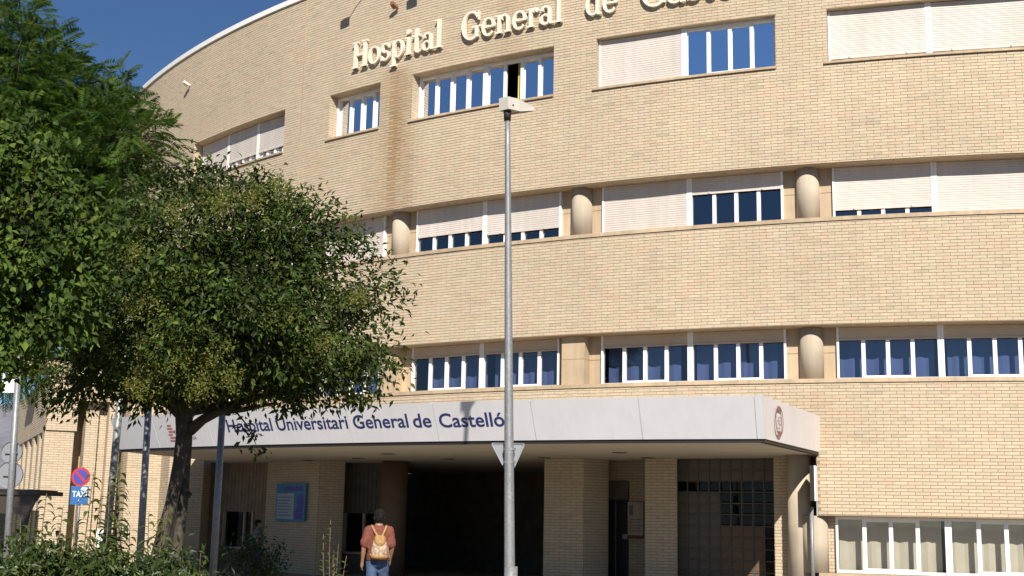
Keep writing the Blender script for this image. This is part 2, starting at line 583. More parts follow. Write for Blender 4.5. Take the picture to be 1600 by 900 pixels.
SILL_H = 0.10
bands = [
    ("upper", TL, TR, Z3L, ZR - 0.16, holes4),
    ("middle", TL, TR, Z2L, Z3S, []),
    ("lower", -47.5, TR, 3.261, Z2S, []),
    ("right", T_END, TR, Z_GL, 3.261, []),
    ("plinth", T_END, TR, 0.0, Z_GS - SILL_H, []),
]
wall_parts = {}
all_right = None
for nm, t0, t1, z0, z1, hs in bands:
    w = mortar_band(t0, t1, z0, z1, hs).build("wall", M['mortar'], hosp)
    wall_parts[nm] = w
    B = Bricks()
    arc_bricks(B, t0, t1, z0, z1, hs)
    pick = None
    if nm == "right":
        # the bricks that show largest, nearest to the camera: each one an object of its own
        ds = []
        for i, (F, x0, x1, za, zb, th) in enumerate(B.info):
            full = (x1 - x0) > BL * 0.9 and (zb - za) > 0.05
            c = F(0, 0, (za + zb) / 2)
            if full and th < -12.2 and za > 1.84:
                ds.append((c.x ** 2 + c.y ** 2 + (c.z - EYE) ** 2, i))
        ds.sort()
        pick = [i for _, i in ds[:300]]
        variants = []
        for q in range(10):
            hl, hh, pr = BL / 2 - JT / 2, BH / 2 - JT / 2, 0.0052 + 0.0004 * (q % 5)
            e = 0.004
            vs = [(-hl, 0.004, -hh), (hl, 0.004, -hh), (hl, 0.004, hh), (-hl, 0.004, hh),
                  (-hl, -pr + e, -hh), (hl, -pr + e, -hh), (hl, -pr + e, hh), (-hl, -pr + e, hh),
                  (-hl + e, -pr, -hh + e), (hl - e, -pr, -hh + e), (hl - e, -pr, hh - e), (-hl + e, -pr, hh - e)]
            fs = [(8, 9, 10, 11)]
            for a, b in ((0, 4), (4, 8)):
                fs += [(a + k, a + (k + 1) % 4, b + (k + 1) % 4, b + k) for k in range(4)]
            me = bpy.data.meshes.new("brick")
            me.from_pydata(vs, [], fs)
            ca = me.color_attributes.new("tint", 'FLOAT_COLOR', 'POINT')
            col = tint_at(None, 2)
            ca.data.foreach_set("color", np.array([col] * 12, dtype=np.float32).ravel())
            me.materials.append(M['brick'])
            variants.append(me)
        for i in pick:
            F, x0, x1, za, zb, th = B.info[i]
            o = bpy.data.objects.new("brick", random.choice(variants))
            COL.objects.link(o)
            o.parent = w
            o.location = F((x0 + x1) / 2, 0, (za + zb) / 2) - Vector((CX, CY, 0))
            o.rotation_euler = (0, 0, rad(th))
    B.build("brickwork", w, pick)

# roof, coping, ribbon recess shell
mb = MB()
mb.ring(20, R + 0.02, ZR - 0.02, TL, TR, 72)
mb.build("roof", M['paving'], hosp)
mb = MB()
mb.arcbox(R - 0.35, R + 0.06, ZR - 0.16, ZR, TL, TR, 90)
mb.build("coping", M['white'], hosp)
# expansion joint strip
mb = MB()
F = wall_frame(-41.25, R)
mb.box(F, -0.012, 0.012, 0.0, 0.014, Z3L, ZR - 0.17)
mb.build("expansion_joint", M['concrete'], hosp)

DEEP = 0.52
for z0, z1 in ((Z2S, Z2L), (Z3S, Z3L)):
    mb = MB()
    mb.ring(R - DEEP - 0.3, R + 0.004, z1 - 0.004, TL, TR, 90)
    mb.build("lintel", M['concrete'], hosp)
    mb = MB()
    mb.arcbox(R - DEEP - 0.1, R + 0.035, z0 + 0.012, z0 + SILL_H, TL, TR, 90)
    mb.arc(R + 0.002, z0 + 0.012, R + 0.002, z0 - 0.02, TL, TR, 90)
    mb.build("sill", M['concrete'], hosp)
mb = MB()
mb.ring(R - DEEP - 0.3, R + 0.004, Z_GL - 0.004, T_END, TR, 30)
mb.build("lintel", M['concrete'], hosp)
mb = MB()
mb.arcbox(R - DEEP - 0.1, R + 0.035, Z_GS - SILL_H, Z_GS, T_END, TR, 30)
mb.build("sill", M['concrete'], hosp)
# dark rooms behind the windows
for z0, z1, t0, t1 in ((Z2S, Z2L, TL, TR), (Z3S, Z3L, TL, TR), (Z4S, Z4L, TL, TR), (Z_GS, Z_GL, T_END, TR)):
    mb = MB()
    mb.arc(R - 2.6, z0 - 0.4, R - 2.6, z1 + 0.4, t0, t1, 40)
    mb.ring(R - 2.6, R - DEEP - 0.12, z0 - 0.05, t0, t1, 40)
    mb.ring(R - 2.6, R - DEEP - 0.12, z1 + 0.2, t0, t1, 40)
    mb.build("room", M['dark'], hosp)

# ---------------------------------------------------------------- windows
def slats(F, x0, x1, z0, z1, y):
    mb = MB()
    p = 0.055
    n = max(1, round((z1 - z0) / p))
    p = (z1 - z0) / n
    for k in range(n):
        a = z0 + k * p
        mb.quad(F(x0, y, a), F(x1, y, a), F(x1, y + 0.007, a + p * 0.25), F(x0, y + 0.007, a + p * 0.25))
        mb.quad(F(x0, y + 0.007, a + p * 0.25), F(x1, y + 0.007, a + p * 0.25), F(x1, y + 0.006, a + p * 0.85), F(x0, y + 0.006, a + p * 0.85))
        mb.quad(F(x0, y + 0.006, a + p * 0.85), F(x1, y + 0.006, a + p * 0.85), F(x1, y, a + p), F(x0, y, a + p))
    mb.box(F, x0, x1, y - 0.005, y + 0.022, z0 - 0.035, z0)
    return mb

def curtain(F, x0, x1, z0, z1, y, seed, amp=0.022):
    mb = MB()
    n = 22
    r = random.Random(seed)
    ph, w = r.random() * 6, 5 + r.random() * 2
    xs = [x0 + (x1 - x0) * i / n for i in range(n + 1)]
    ys = [y + amp * math.sin(ph + w * 2 * math.pi * i / n + 0.7 * math.sin(i * 0.9 + ph)) for i in range(n + 1)]
    for i in range(n):
        mb.quad(F(xs[i], ys[i], z0), F(xs[i + 1], ys[i + 1], z0), F(xs[i + 1], ys[i + 1], z1), F(xs[i], ys[i], z1))
    return mb

def window(t0, t1, z0, z1, rw, units, glass, shut_mat):
    """units: list of dict(shut=fraction covered, curtain=material key, dark=indices of opened panes)"""
    n = len(units)
    tm = (t0 + t1) / 2
    first = None
    fr = MB()
    frames = []
    for i, un in enumerate(units):
        a, b = t0 + (t1 - t0) * i / n, t0 + (t1 - t0) * (i + 1) / n
        m = (a + b) / 2
        F = wall_frame(m, rw)
        h = rad(b - a) / 2 * rw
        frames.append((F, h, un))
        jl = 0.05 if i == 0 else 0.065
        jr = 0.05 if i == n - 1 else 0.065
        fr.box(F, -h, -h + jl, -0.06, 0.05, z0, z1)
        fr.box(F, h - jr, h, -0.06, 0.05, z0, z1)
        fr.box(F, -h + jl, h - jr, -0.058, 0.02, z0, z0 + 0.06)
        fr.box(F, -h + jl, h - jr, -0.058, 0.02, z1 - 0.06, z1)
        w0, w1 = -h + jl, h - jr
        pw = (w1 - w0) / 4
        for k in range(1, 4):
            fr.box(F, w0 + k * pw - 0.042, w0 + k * pw + 0.042, -0.056, 0.014 if k != 2 else 0.026, z0 + 0.06, z1 - 0.06)
        for k in (1, 2):       # sliding leaves have their own rails
            fr.box(F, w0 + k * pw + 0.042, w0 + (k + 1) * pw - 0.042, -0.054, 0.004, z0 + 0.06, z0 + 0.105)
            fr.box(F, w0 + k * pw + 0.042, w0 + (k + 1) * pw - 0.042, -0.054, 0.004, z1 - 0.105, z1 - 0.06)
        for k in (1, 3):       # drain caps on the bottom rail
            fr.box(F, w0 + k * pw - 0.0, w0 + k * pw + 0.03, 0.02, 0.03, z0 + 0.02, z0 + 0.04)
    wo = fr.build("window", M['white'], hosp)
    for i, (F, h, un) in enumerate(frames):
        jl = 0.05 if i == 0 else 0.065
        jr = 0.05 if i == n - 1 else 0.065
        w0, w1 = -h + jl, h - jr
        pw = (w1 - w0) / 4
        for k in range(4):
            x0 = w0 + k * pw + (0.0 if k == 0 else 0.042)
            x1 = w0 + (k + 1) * pw - (0.0 if k == 3 else 0.042)
            e = 0.045 if k in (1, 2) else 0.0
            if k in un.get('open', ()):
                continue
            MB().quad(F(x0, -0.03 - 0.004 * k, z0 + 0.06 + e), F(x1, -0.03 - 0.004 * k, z0 + 0.06 + e),
                      F(x1, -0.03 - 0.004 * k, z1 - 0.06 - e), F(x0, -0.03 - 0.004 * k, z1 - 0.06 - e)).build("pane", M[glass], wo)
        s = un.get('shut', 0)
        if s > 0:
            zb = z1 - s * (z1 - z0)
            sh = slats(F, w0 + 0.003, w1 - 0.003, zb, z1 - 0.003, 0.034)
            for xx in (w0 + (w1 - w0) * 0.2, w0 + (w1 - w0) * 0.8):
                sh.box(F, xx - 0.015, xx + 0.015, 0.05, 0.085, zb - 0.03, zb + 0.015)
            sh.build("shutter", M[shut_mat], wo)
        if un.get('curtain'):
            gq = random.Random(int(abs(t0) * 37) + i * 11 + int(z0))
            g0, g1 = (gq.choice((0, 0, 0.1, 0.32)), gq.choice((0, 0, 0.06, 0.28)))
            curtain(F, w0 + g0, w1 - g1, z0 + 0.03, z1, -0.36, hash((round(t0, 1), i)) % 999).build("curtain", M[un['curtain']], wo)
        for k in un.get('open', ()):
            curtain(F, w0 + (k + 0.62) * pw, w0 + (k + 1) * pw, z0 + 0.05, z1, -0.12, 5, 0.012).build("curtain", M['yellow_curtain'], wo)
    return wo

# top storey: punched openings with brick reveals, sill, soffit
REV = 0.34
for i, (a, b) in enumerate(W4):
    mo = MB()
    for t in (a, b):
        mo.quad(P(t, R, Z4S), P(t, R - REV - 0.1, Z4S), P(t, R - REV - 0.1, Z4L), P(t, R, Z4L))
    rv = mo.build("reveal", M['mortar'], hosp)
    B = Bricks()
    for t, sgn in ((a, 1), (b, -1)):
        pa, pb = P(t, R + 0.008), P(t, R - REV - 0.05)
        if sgn > 0:
            F, L = seg_frame(pa, pb)
        else:
            F, L = seg_frame(pb, pa)
        F.n = -F.n if (F.n.dot(wall_frame(t).t) * sgn) < 0 else F.n
        flat_bricks(B, F, L, Z4S, Z4L, None, 0.0)
    B.build("brickwork", rv)
    mo = MB()
    mo.ring(R - REV - 0.12, R + 0.003, Z4L + 0.004, a - 0.03, b + 0.03, 8)
    mo.build("lintel", M['concrete'], hosp)
    mo = MB()
    mo.arcbox(R - REV - 0.1, R + 0.055, Z4S, Z4S + 0.055, a - 0.12, b + 0.0, 8)
    mo.build("sill", M['concrete'], hosp)

S = lambda s, c=None, o=(): dict(shut=s, curtain=c, open=o)
zs4 = Z4S + 0.055
window(-50.10, -42.42, zs4, Z4L, R - REV, [S(.74), S(.72), S(.72)], 'glass4', 'shutter')
window(-39.42, -36.50, zs4, Z4L, R - REV, [S(0)], 'glass4', 'shutter')
window(-34.76, -28.25, zs4, Z4L, R - REV, [S(0), S(0, None, (1,))], 'glass4', 'shutter')
window(-26.49, -19.93, zs4, Z4L, R - 0.20, [S(.94), S(0)], 'glass4', 'shutter')
window(-18.14, -11.52, zs4, Z4L, R - 0.20, [S(.90), S(.90)], 'glass4', 'shutter')

# ribbons
PITCH_W = 8.33
wins = [(-18.16 - PITCH_W * k, -11.50 - PITCH_W * k) for k in range(-1, 5)]
spec3 = {-1: [S(.5), S(.7)], 0: [S(.78), S(.92)], 1: [S(.97), S(.30)], 2: [S(.58), S(.70)], 3: [S(.6), S(.93)], 4: [S(.7), S(.7)]}
spec2 = {k: [S(.22, 'blue_curtain'), S(.22, 'blue_curtain')] for k in range(-1, 5)}
cols = [-18.16 + 0.9 - 0.9 - PITCH_W * k - 0.91 for k in range(-1, 5)]
RW = R - 0.47
for idx, (a, b) in enumerate(wins):
    k = idx - 1
    window(a, b, Z3S + SILL_H, Z3L - 0.005, RW, spec3[k], 'glass3', 'shutter')
    window(a, b, Z2S + SILL_H, Z2L - 0.005, RW, spec2[k], 'glass2', 'shutter2')
# end panels and columns between the windows
gaps = [(wins[i + 1][1], wins[i][0]) for i in range(len(wins) - 1)] + [(TL, wins[-1][0])]
for gi, (a, b) in enumerate(gaps):
    for zi, (z0, z1) in enumerate(((Z2S, Z2L), (Z3S, Z3L))):
        mb = MB()
        n = 2 if b - a < 4 else 20
        zj = z1 - 0.56
        for za, zb in ((z0 + SILL_H, zj - 0.006), (zj + 0.006, z1)):
            mb.arcbox(R - DEEP - 0.1, R - DEEP + 0.03, za, zb, a, b, n)
        mb.arc(R - DEEP + 0.015, zj - 0.006, R - DEEP + 0.015, zj + 0.006, a, b, n)
        mb.build("panel", M['concrete'], hosp)
        if b - a > 4:
            continue
        m = (a + b) / 2
        mb = MB()
        if zi == 0 and gi >= 2:       # square piers on this storey
            F = wall_frame(m - 0.12, R - DEEP)
            mb.box(F, -0.30, 0.30, 0.0, 0.33, z0 + SILL_H, zj - 0.005)
            mb.box(F, -0.30, 0.30, 0.0, 0.33, zj + 0.005, z1 - 0.006)
            mb.box(F, -0.293, 0.293, 0.0, 0.322, zj - 0.005, zj + 0.005)
            mb.build("pier", M['concrete'], hosp)
        else:
            c = P(m, R - DEEP + 0.05)
            mb.tube([(c.x, c.y, z0 + SILL_H), (c.x, c.y, z1 - 0.006)], [0.26, 0.26], 32)
            mb.build("column", M['column'], hosp, smooth=True)

# ground floor window strip at the right
window(-18.33, -11.4, Z_GS + 0.01, Z_GL - 0.01, R - 0.30, [S(0, 'beige_curtain'), S(0, 'beige_curtain')], 'glass2', 'shutter')
c = P(-18.98, R - 0.30)
MB().tube([(c.x, c.y, Z_GS), (c.x, c.y, Z_GL - 0.006)], [0.27, 0.27], 32).build("column", M['column'], hosp, smooth=True)
F, L = seg_frame(P(-18.72, R - 0.34), P(-18.33, R - 0.34))
pw = MB().box(F, 0, L, -0.2, 0, Z_GS, Z_GL).build("wall", M['mortar'], hosp)
B = Bricks(); flat_bricks(B, F, L, Z_GS, Z_GL); B.build("brickwork", pw)

# ---------------------------------------------------------------- entrance porch
CZ0, CZ1, CRB, CRT = 3.17, 3.945, 42.30, 42.64
CEIL = 3.12
TCL, TCR = -42.98, -19.56
mb = MB()
mb.ring(37.0, CRB - 0.05, CEIL, TCL, TCR, 40)
mb.ring(28.0, 37.0, CEIL, -50.0, T_END, 40)
mb.poly([P(TCL, CRB - 0.05, CEIL), P(TCL, 37.0, CEIL), P(-47.4, 37.0, CEIL)])
mb.poly([P(TCR, CRB - 0.05, CEIL), P(TCR, 37.0, CEIL), P(T_END + 0.05, 37.0, CEIL), P(T_END + 0.05, R, CEIL)])
mb.build("soffit", M['soffit'], hosp)
mb = MB()
mb.ring(37.5, CRT - 0.03, CZ1 - 0.05, TCL, TCR, 40)
mb.poly([P(TCR, CRT - 0.03, CZ1 - 0.05), P(TCR, 37.5, CZ1 - 0.05), P(T_END + 0.08, 37.5, CZ1 - 0.05), P(T_END + 0.08, R, CZ1 - 0.05)])
mb.poly([P(TCL, CRT - 0.03, CZ1 - 0.05), P(TCL, 37.5, CZ1 - 0.05), P(-47.4, 37.5, CZ1 - 0.05)])
mb.build("canopy_roof", M['paving'], hosp)
joints = [-42.98, -40.50, -37.64, -34.72, -31.80, -28.78, -25.75, -22.74, -19.77, TCR]
canopy_panels = []
for a, b in zip(joints[:-1], joints[1:]):
    a2, b2 = a + 0.012, b - 0.012
    mb = MB()
    n = 4
    # face, back and edges of a leaning sheet with a small return
    mb.arc(CRB, CZ0, CRT, CZ1, a2, b2, n)
    mb.arc(CRB - 0.03, CZ0, CRT - 0.03, CZ1, a2, b2, n)
    mb.ring(CRB - 0.03, CRB, CZ0, a2, b2, n)
    mb.ring(CRT - 0.03, CRT, CZ1, a2, b2, n)
    for t in (a2, b2):
        mb.quad(P(t, CRB - 0.03, CZ0), P(t, CRB, CZ0), P(t, CRT, CZ1), P(t, CRT - 0.03, CZ1))
    mb.build("fascia_panel", M['fascia'], hosp)
# backing behind joints, white to paint in highlights along the panel edges
mb = MB()
mb.arc(CRB - 0.02, CZ0 + 0.005, CRT - 0.02, CZ1 - 0.005, TCL + 0.02, TCR - 0.02, 40)
mb.build("fascia_backing", M['white'], hosp)
mb = MB()
mb.arcbox(CRB - 0.16, CRB - 0.035, CEIL - 0.012, CZ0 + 0.02, TCL, TCR, 40)
e0, e1 = P(TCR, CRB - 0.03), P(T_END + 0.12, R + 0.01)
Fe, Le = seg_frame(e0, e1)
mb.box(Fe, 0.0, Le, -0.14, -0.035, CEIL - 0.014, CZ0 + 0.018)
mb.build("shadow_gap_strip", M['black'], hosp)  # black strip stands in for the shaded gap below the fascia
# right end face
mb = MB()
et = P(TCR, CRT)
eb = P(TCR, CRB)
wb, wt = P(T_END + 0.09, R + 0.012, CZ0), P(T_END + 0.115, R + 0.012, CZ1)
pts = [Vector((eb.x, eb.y, CZ0)), wb, wt, Vector((et.x, et.y, CZ1))]
mb.prism(pts, Fe.n * -0.03)
mb.build("fascia_panel", M['fascia_end'], hosp)
mb = MB()
mb.prism([wb + Fe.n * 0.002, wt + Fe.n * 0.002, wt + Fe.t * 0.06 + Fe.n * 0.002, wb + Fe.t * 0.06 + Fe.n * 0.002], Fe.n * -0.05)
mb.build("edge_trim", M['white'], hosp)
# left end face
mb = MB()
l0, l1 = P(TCL, CRB), P(-47.4, 37.6)
lt = P(TCL, CRT)
mb.poly([Vector((l0.x, l0.y, CZ0)), Vector((l1.x, l1.y, CZ0)), Vector((l1.x, l1.y, CZ1)), Vector((lt.x, lt.y, CZ1))])
mb.build("fascia_panel", M['fascia'], hosp)
# recessed ceiling lamps
for u, v in ((968, 707), (1013, 715), (606, 709), (700, 717), (850, 715), (480, 719), (560, 716)):
    d = ray(u, v); d = d * ((CEIL - EYE) / d.z)
    c = Vector((d.x, d.y, CEIL - 0.012))
    mb = MB()
    mb.tube([c, c + Vector((0, 0, 0.011))], [0.17, 0.17], 18)
    mb.build("ceiling_lamp", M['boards2'], hosp)

# round emblem on the canopy end
th_e = 0.62
def fe(x, z, y=0.006): return Fe(x, y + (z - CZ0) * 0.0, z)
lean = lambda x, z: Fe.n * (0.0)
def end_pt(x, z, y):
    # follow the end sheet, whose top runs further out at the front corner
    return Fe(x, y, z)
cxe, cze, re_ = 0.80, 3.56, 0.29
mb = MB()
for k in range(28):
    a, b = 2 * math.pi * k / 28, 2 * math.pi * (k + 1) / 28
    mb.quad(end_pt(cxe + re_ * math.cos(a), cze + re_ * math.sin(a), 0.052), end_pt(cxe + re_ * math.cos(b), cze + re_ * math.sin(b), 0.052),
            end_pt(cxe + re_ * 0.84 * math.cos(b), cze + re_ * 0.84 * math.sin(b), 0.052), end_pt(cxe + re_ * 0.84 * math.cos(a), cze + re_ * 0.84 * math.sin(a), 0.052))
for a0 in (50, 230):
    mb.poly([end_pt(cxe + re_ * 0.86 * math.cos(rad(a0 + 8 * k)), cze + re_ * 0.86 * math.sin(rad(a0 + 8 * k)), 0.054) for k in range(11)])
mb.build("emblem", M['emblem'], hosp)

# ---------------------------------------------------------------- flat text on surfaces
def text_mesh(s, bold=0.0):
    cu = bpy.data.curves.new("text", 'FONT')
    cu.body = s
    cu.offset = bold
    cu.resolution_u = 4
    cu.fill_mode = 'FRONT'
    ob = bpy.data.objects.new("text", cu)
    COL.objects.link(ob)
    dg = bpy.context.evaluated_depsgraph_get()
    me = bpy.data.meshes.new_from_object(ob.evaluated_get(dg))
    V = [v.co.copy() for v in me.vertices]
    Fc = [tuple(p.vertices) for p in me.polygons]
    bpy.data.objects.remove(ob)
    bpy.data.curves.remove(cu)
    bpy.data.meshes.remove(me)
    return V, Fc

def put_text(name, s, mapper, mat, parent, bold=0.0, width=None, height=None, at_loc=None):
    """mapper takes x, y in metres; text is scaled to width, and to height when given (cap height)"""
    V, Fc = text_mesh(s, bold)
    x0, x1 = min(v.x for v in V), max(v.x for v in V)
    capV, _ = text_mesh("H", bold)
    cap = max(v.y for v in capV)
    sx = width / (x1 - x0)
    sy = height / cap if height else sx
    mb = MB()
    mb.v = [mapper((v.x - x0) * sx, v.y * sy) for v in V]
    mb.f = Fc
    return mb.build(name, mat, parent, at_loc=at_loc)

SL = (CRT - CRB) / (CZ1 - CZ0)
def on_fascia(t0, zb):
    rm = CRB + SL * (zb + 0.15 - CZ0)
    def f(x, y):
        z = zb + y
        return P(t0 + math.degrees(x / rm), CRB + SL * (z - CZ0) + 0.004, z)
    return f
for s, t0, t1, zb in (("Hospital", -36.80, -34.81, 3.475), ("Universitari", -34.62, -31.82, 3.472), ("General", -31.62, -29.68, 3.465),
                      ("de", -29.52, -28.91, 3.460), ("Castelló", -28.65, -26.60, 3.450)):
    put_text("lettering", s, on_fascia(t0, zb), M['navy'], hosp, 0.016, rad(t1 - t0) * 42.45, 0.272)
put_text("lettering", "CS", lambda x, y: Fe(cxe - 0.12 + x, 0.056, cze - 0.08 + y), M['emblem'], hosp, 0.0, 0.24, 0.16)
put_text("lettering", "GENERALITAT", on_fascia(-39.5, 3.47), M['grey_ink'], hosp, 0.01, 0.80, 0.09)
put_text("lettering", "VALENCIANA", on_fascia(-39.5, 3.33), M['grey_ink'], hosp, 0.01, 0.80, 0.09)
mb = MB()
fm = on_fascia(-39.9, 3.30)
for k in range(6):
    y0 = 0.07 * k
    x0 = 0.06 + 0.03 * (k % 2)
    mb.quad(fm(x0, y0), fm(x0 + 0.26 - 0.05 * (k % 3), y0), fm(x0 + 0.26 - 0.05 * (k % 3), y0 + 0.045), fm(x0, y0 + 0.045))
mb.build("emblem", M['emblem_red'], hosp)

# ---------------------------------------------------------------- raised serif letters on the facade
def arc_strip(cx, cy, rx, ry, ts, tt, a0, a1, n=22):
    """stroke along an ellipse, ts thick at the sides and tt thick at top and bottom"""
    out = []
    for i in range(n):
        q = []
        for a in (a0 + (a1 - a0) * i / n, a0 + (a1 - a0) * (i + 1) / n):
            c, s = math.cos(rad(a)), math.sin(rad(a))
            t = tt + (ts - tt) * c * c
            q.append(((cx + rx * c, cy + ry * s), (cx + (rx - t) * c, cy + (ry - min(t, tt + (ts - tt) * c * c)) * s)))
        out.append([q[0][0], q[1][0], q[1][1], q[0][1]])
    return out
def rc(x0, y0, x1, y1): return [[(x0, y0), (x1, y0), (x1, y1), (x0, y1)]]
XH, ST, TH, SF = 0.66, 0.155, 0.065, 0.055
def ser(x, y, w=0.33): return rc(x - w / 2, y, x + w / 2, y + SF)
def gl_o(): return [arc_strip(0.33, XH / 2, 0.33, XH / 2 + 0.01, ST, TH, 0, 360, 36)], 0.70
def glyph(ch):
    if ch == 'H':
        return [rc(.08, 0, .08 + .17, 1), rc(.60, 0, .77, 1), rc(.25, .45, .60, .54), ser(.165, 0, .34), ser(.165, 1 - SF, .34), ser(.685, 0, .34), ser(.685, 1 - SF, .34)], .90
    if ch == 'o': return gl_o()
    if ch == 'ó': return [gl_o()[0][0], [[(.28, .74), (.36, .74), (.50, .93), (.36, .93)]]], .70
    if ch == 's':
        return [arc_strip(.25, .475, .23, .195, .12, .07, 25, 265), arc_strip(.25, .185, .25, .195, .13, .075, -155, 90), rc(.40, .46, .46, .64), rc(.02, .02, .08, .2)], .56
    if ch == 'p':
        return [rc(.06, -.30, .06 + ST, XH), ser(.13, -.30, .34), rc(-.02, XH - SF, .1, XH), arc_strip(.37, XH / 2, .30, XH / 2 + .01, ST, TH, -160, 160, 30)], .73
    if ch == 'i':
        return [rc(.09, 0, .09 + ST, XH), ser(.165, 0, .33), rc(0, XH - SF, .12, XH), arc_strip(.165, .86, .10, .10, .098, .098, 0, 360, 18)], .38
    if ch == 't':
        return [rc(.12, .10, .12 + ST, .90), rc(.0, XH - .06, .42, XH + .005), arc_strip(.30, .15, .18, .16, ST, .07, 180, 320)], .48
    if ch == 'a':
        return [rc(.36, .05, .36 + ST, .50), arc_strip(.27, .45, .245, .215, ST, .07, 0, 165), arc_strip(.25, .18, .25, .19, .14, .06, 0, 360, 30), rc(.45, .0, .62, .06)], .66
    if ch == 'l':
        return [rc(.09, 0, .09 + ST, 1.04), ser(.165, 0, .34), rc(0, 1.04 - SF, .12, 1.04)], .38
    if ch == 'G':
        return [arc_strip(.47, .5, .47, .52, .18, .07, 38, 325, 40), rc(.66, .06, .83, .42), rc(.52, .40, .95, .40 + SF), rc(.80, .66, .86, .97)], .98
    if ch == 'C':
        return [arc_strip(.47, .5, .47, .52, .18, .07, 38, 322, 40), rc(.78, .66, .84, .99), rc(.72, .08, .85, .28)], .92
    if ch == 'e':
        return [arc_strip(.32, XH / 2, .32, XH / 2 + .01, ST, TH, 0, 318, 34), rc(.13, .30, .62, .365)], .66
    if ch == 'n':
        return [rc(.09, 0, .09 + ST, XH), ser(.165, 0, .32), rc(0, XH - SF, .12, XH), rc(.50, 0, .50 + ST, .44), ser(.575, 0, .30), arc_strip(.42, .40, .235, .27, ST, .08, 0, 155)], .78
    if ch == 'r':
        return [rc(.09, 0, .09 + ST, XH), ser(.165, 0, .34), rc(0, XH - SF, .12, XH), arc_strip(.40, .42, .20, .25, .13, .08, 50, 150), arc_strip(.46, .57, .085, .085, .08, .08, 0, 360, 14)], .57
    if ch == 'd':
        return [rc(.44, .04, .44 + ST, 1.04), rc(.34, 1.04 - SF, .46, 1.04), rc(.5, 0, .70, SF), arc_strip(.31, XH / 2, .30, XH / 2 + .01, ST, TH, 20, 340, 30)], .74
    return [], .4

def wall_word(word, t0, t1, zb, cap):
    gs = [glyph(c) for c in word]
    total = sum(g_[1] for g_ in gs)
    x, k = 0.0, 0
    W = rad(t1 - t0) * R
    sx = W / total
    for g_, adv in gs:
        mb = MB()
        th = t0 + math.degrees((x + adv / 2) * sx / R)
        F = wall_frame(th, R)
        for pi, piece in enumerate(g_):
            y1 = 0.115 + 0.0018 * pi
            for poly in piece:
                pts = [F((px - adv / 2) * sx, y1, zb + py * cap) for px, py in poly]
                mb.prism(pts, F.n * -0.07)
        pq = g_[0][len(g_[0]) // 2]       # fixing pin behind a stroke
        qx, qz = sum(p_[0] for p_ in pq) / 4, sum(p_[1] for p_ in pq) / 4
        mb.box(F, (qx - adv / 2) * sx - 0.012, (qx - adv / 2) * sx + 0.012, 0.0, 0.08, zb + qz * cap - 0.012, zb + qz * cap + 0.012)
        mb.build("letter", M['letter'], hosp)
        x += adv
wall_word("Hospital", -38.02, -33.20, 13.80, 0.76)
wall_word("General", -32.30, -27.80, 13.82, 0.76)
wall_word("de", -26.90, -25.60, 13.84, 0.76)
wall_word("Castelló", -24.72, -19.60, 13.82, 0.76)

# floodlights on arms above the letters, and small fixtures on the wall
def wall_flood(th, z, out, blob=0.16):
    F = wall_frame(th, R)
    mb = MB()
    mb.tube([F(0, 0, z), F(0, out * 0.6, z + 0.12), F(0, out, z + 0.10)], [0.015, 0.015, 0.015], 8)
    o = mb.build("lamp_arm", M['galv'], hosp)
    mb = MB()
    mb.prism([F(-blob, out, z - 0.02), F(blob, out, z - 0.02), F(blob, out + 0.16, z + 0.10), F(-blob, out + 0.16, z + 0.10)], Vector((0, 0, 0.26)))
    mb.build("floodlight", M['black'], hosp)
wall_flood(-37.35, 16.08, 0.85, 0.10)
wall_flood(-33.75, 16.02, 0.85, 0.11)
for th, z in ((-51.1, 15.40), (-35.7, 15.27)):
    F = wall_frame(th, R)
    mb = MB()
    mb.tube([F(0, 0, z), F(0, 0.16, z + 0.02)], [0.03, 0.03], 8)
    mb.prism([F(-0.09, 0.10, z - 0.05), F(0.09, 0.10, z - 0.05), F(0.06, 0.26, z + 0.02), F(-0.06, 0.26, z + 0.02)], Vector((0, 0, 0.08)))
    mb.build("wall_lamp", M['letter'] if th < -50 else M['emblem'], hosp)

# ---------------------------------------------------------------- under the canopy
def pl(u, RR):
    t, _ = wall_at(u, 800, RR)
    return P(t, RR)
def brick_run(pts, z0, z1, parent=None, thick=0.25, mortar='mortar'):
    """a run of vertical brick panels through plan points"""
    par = hosp if parent is None else parent
    mo = MB(); B = Bricks()
    for a, b in zip(pts[:-1], pts[1:]):
        F, L = seg_frame(a, b)
        mo.quad(F(0, 0, z0), F(L, 0, z0), F(L, 0, z1), F(0, 0, z1))
        flat_bricks(B, F, L, z0, z1)
    w = mo.build("wall", M[mortar], par)
    B.build("brickwork", w)
    return w
def boards(a, b, z0, z1, mat, hole=None):
    F, L = seg_frame(a, b)
    n = max(2, round(L / 0.13))
    for k in range(n):
        x0, x1 = L * k / n + 0.004, L * (k + 1) / n - 0.004
        y = 0.012 * (k % 2)
        if hole and x1 > hole[0] and x0 < hole[1]:
            spans = ((z0, hole[2]), (hole[3], z1))
        else:
            spans = ((z0, z1),)
        for za, zb in spans:
            MB().box(F, x0, x1, -0.03, 0.012 + y * 0.3, za, zb).build("board", M[mat], hosp)
    MB().quad(F(0, -0.28, z0), F(L, -0.28, z0), F(L, -0.28, z1), F(0, -0.28, z1)).build("wall", M['dark'], hosp)
    return F, L

RC = CEIL - 0.002
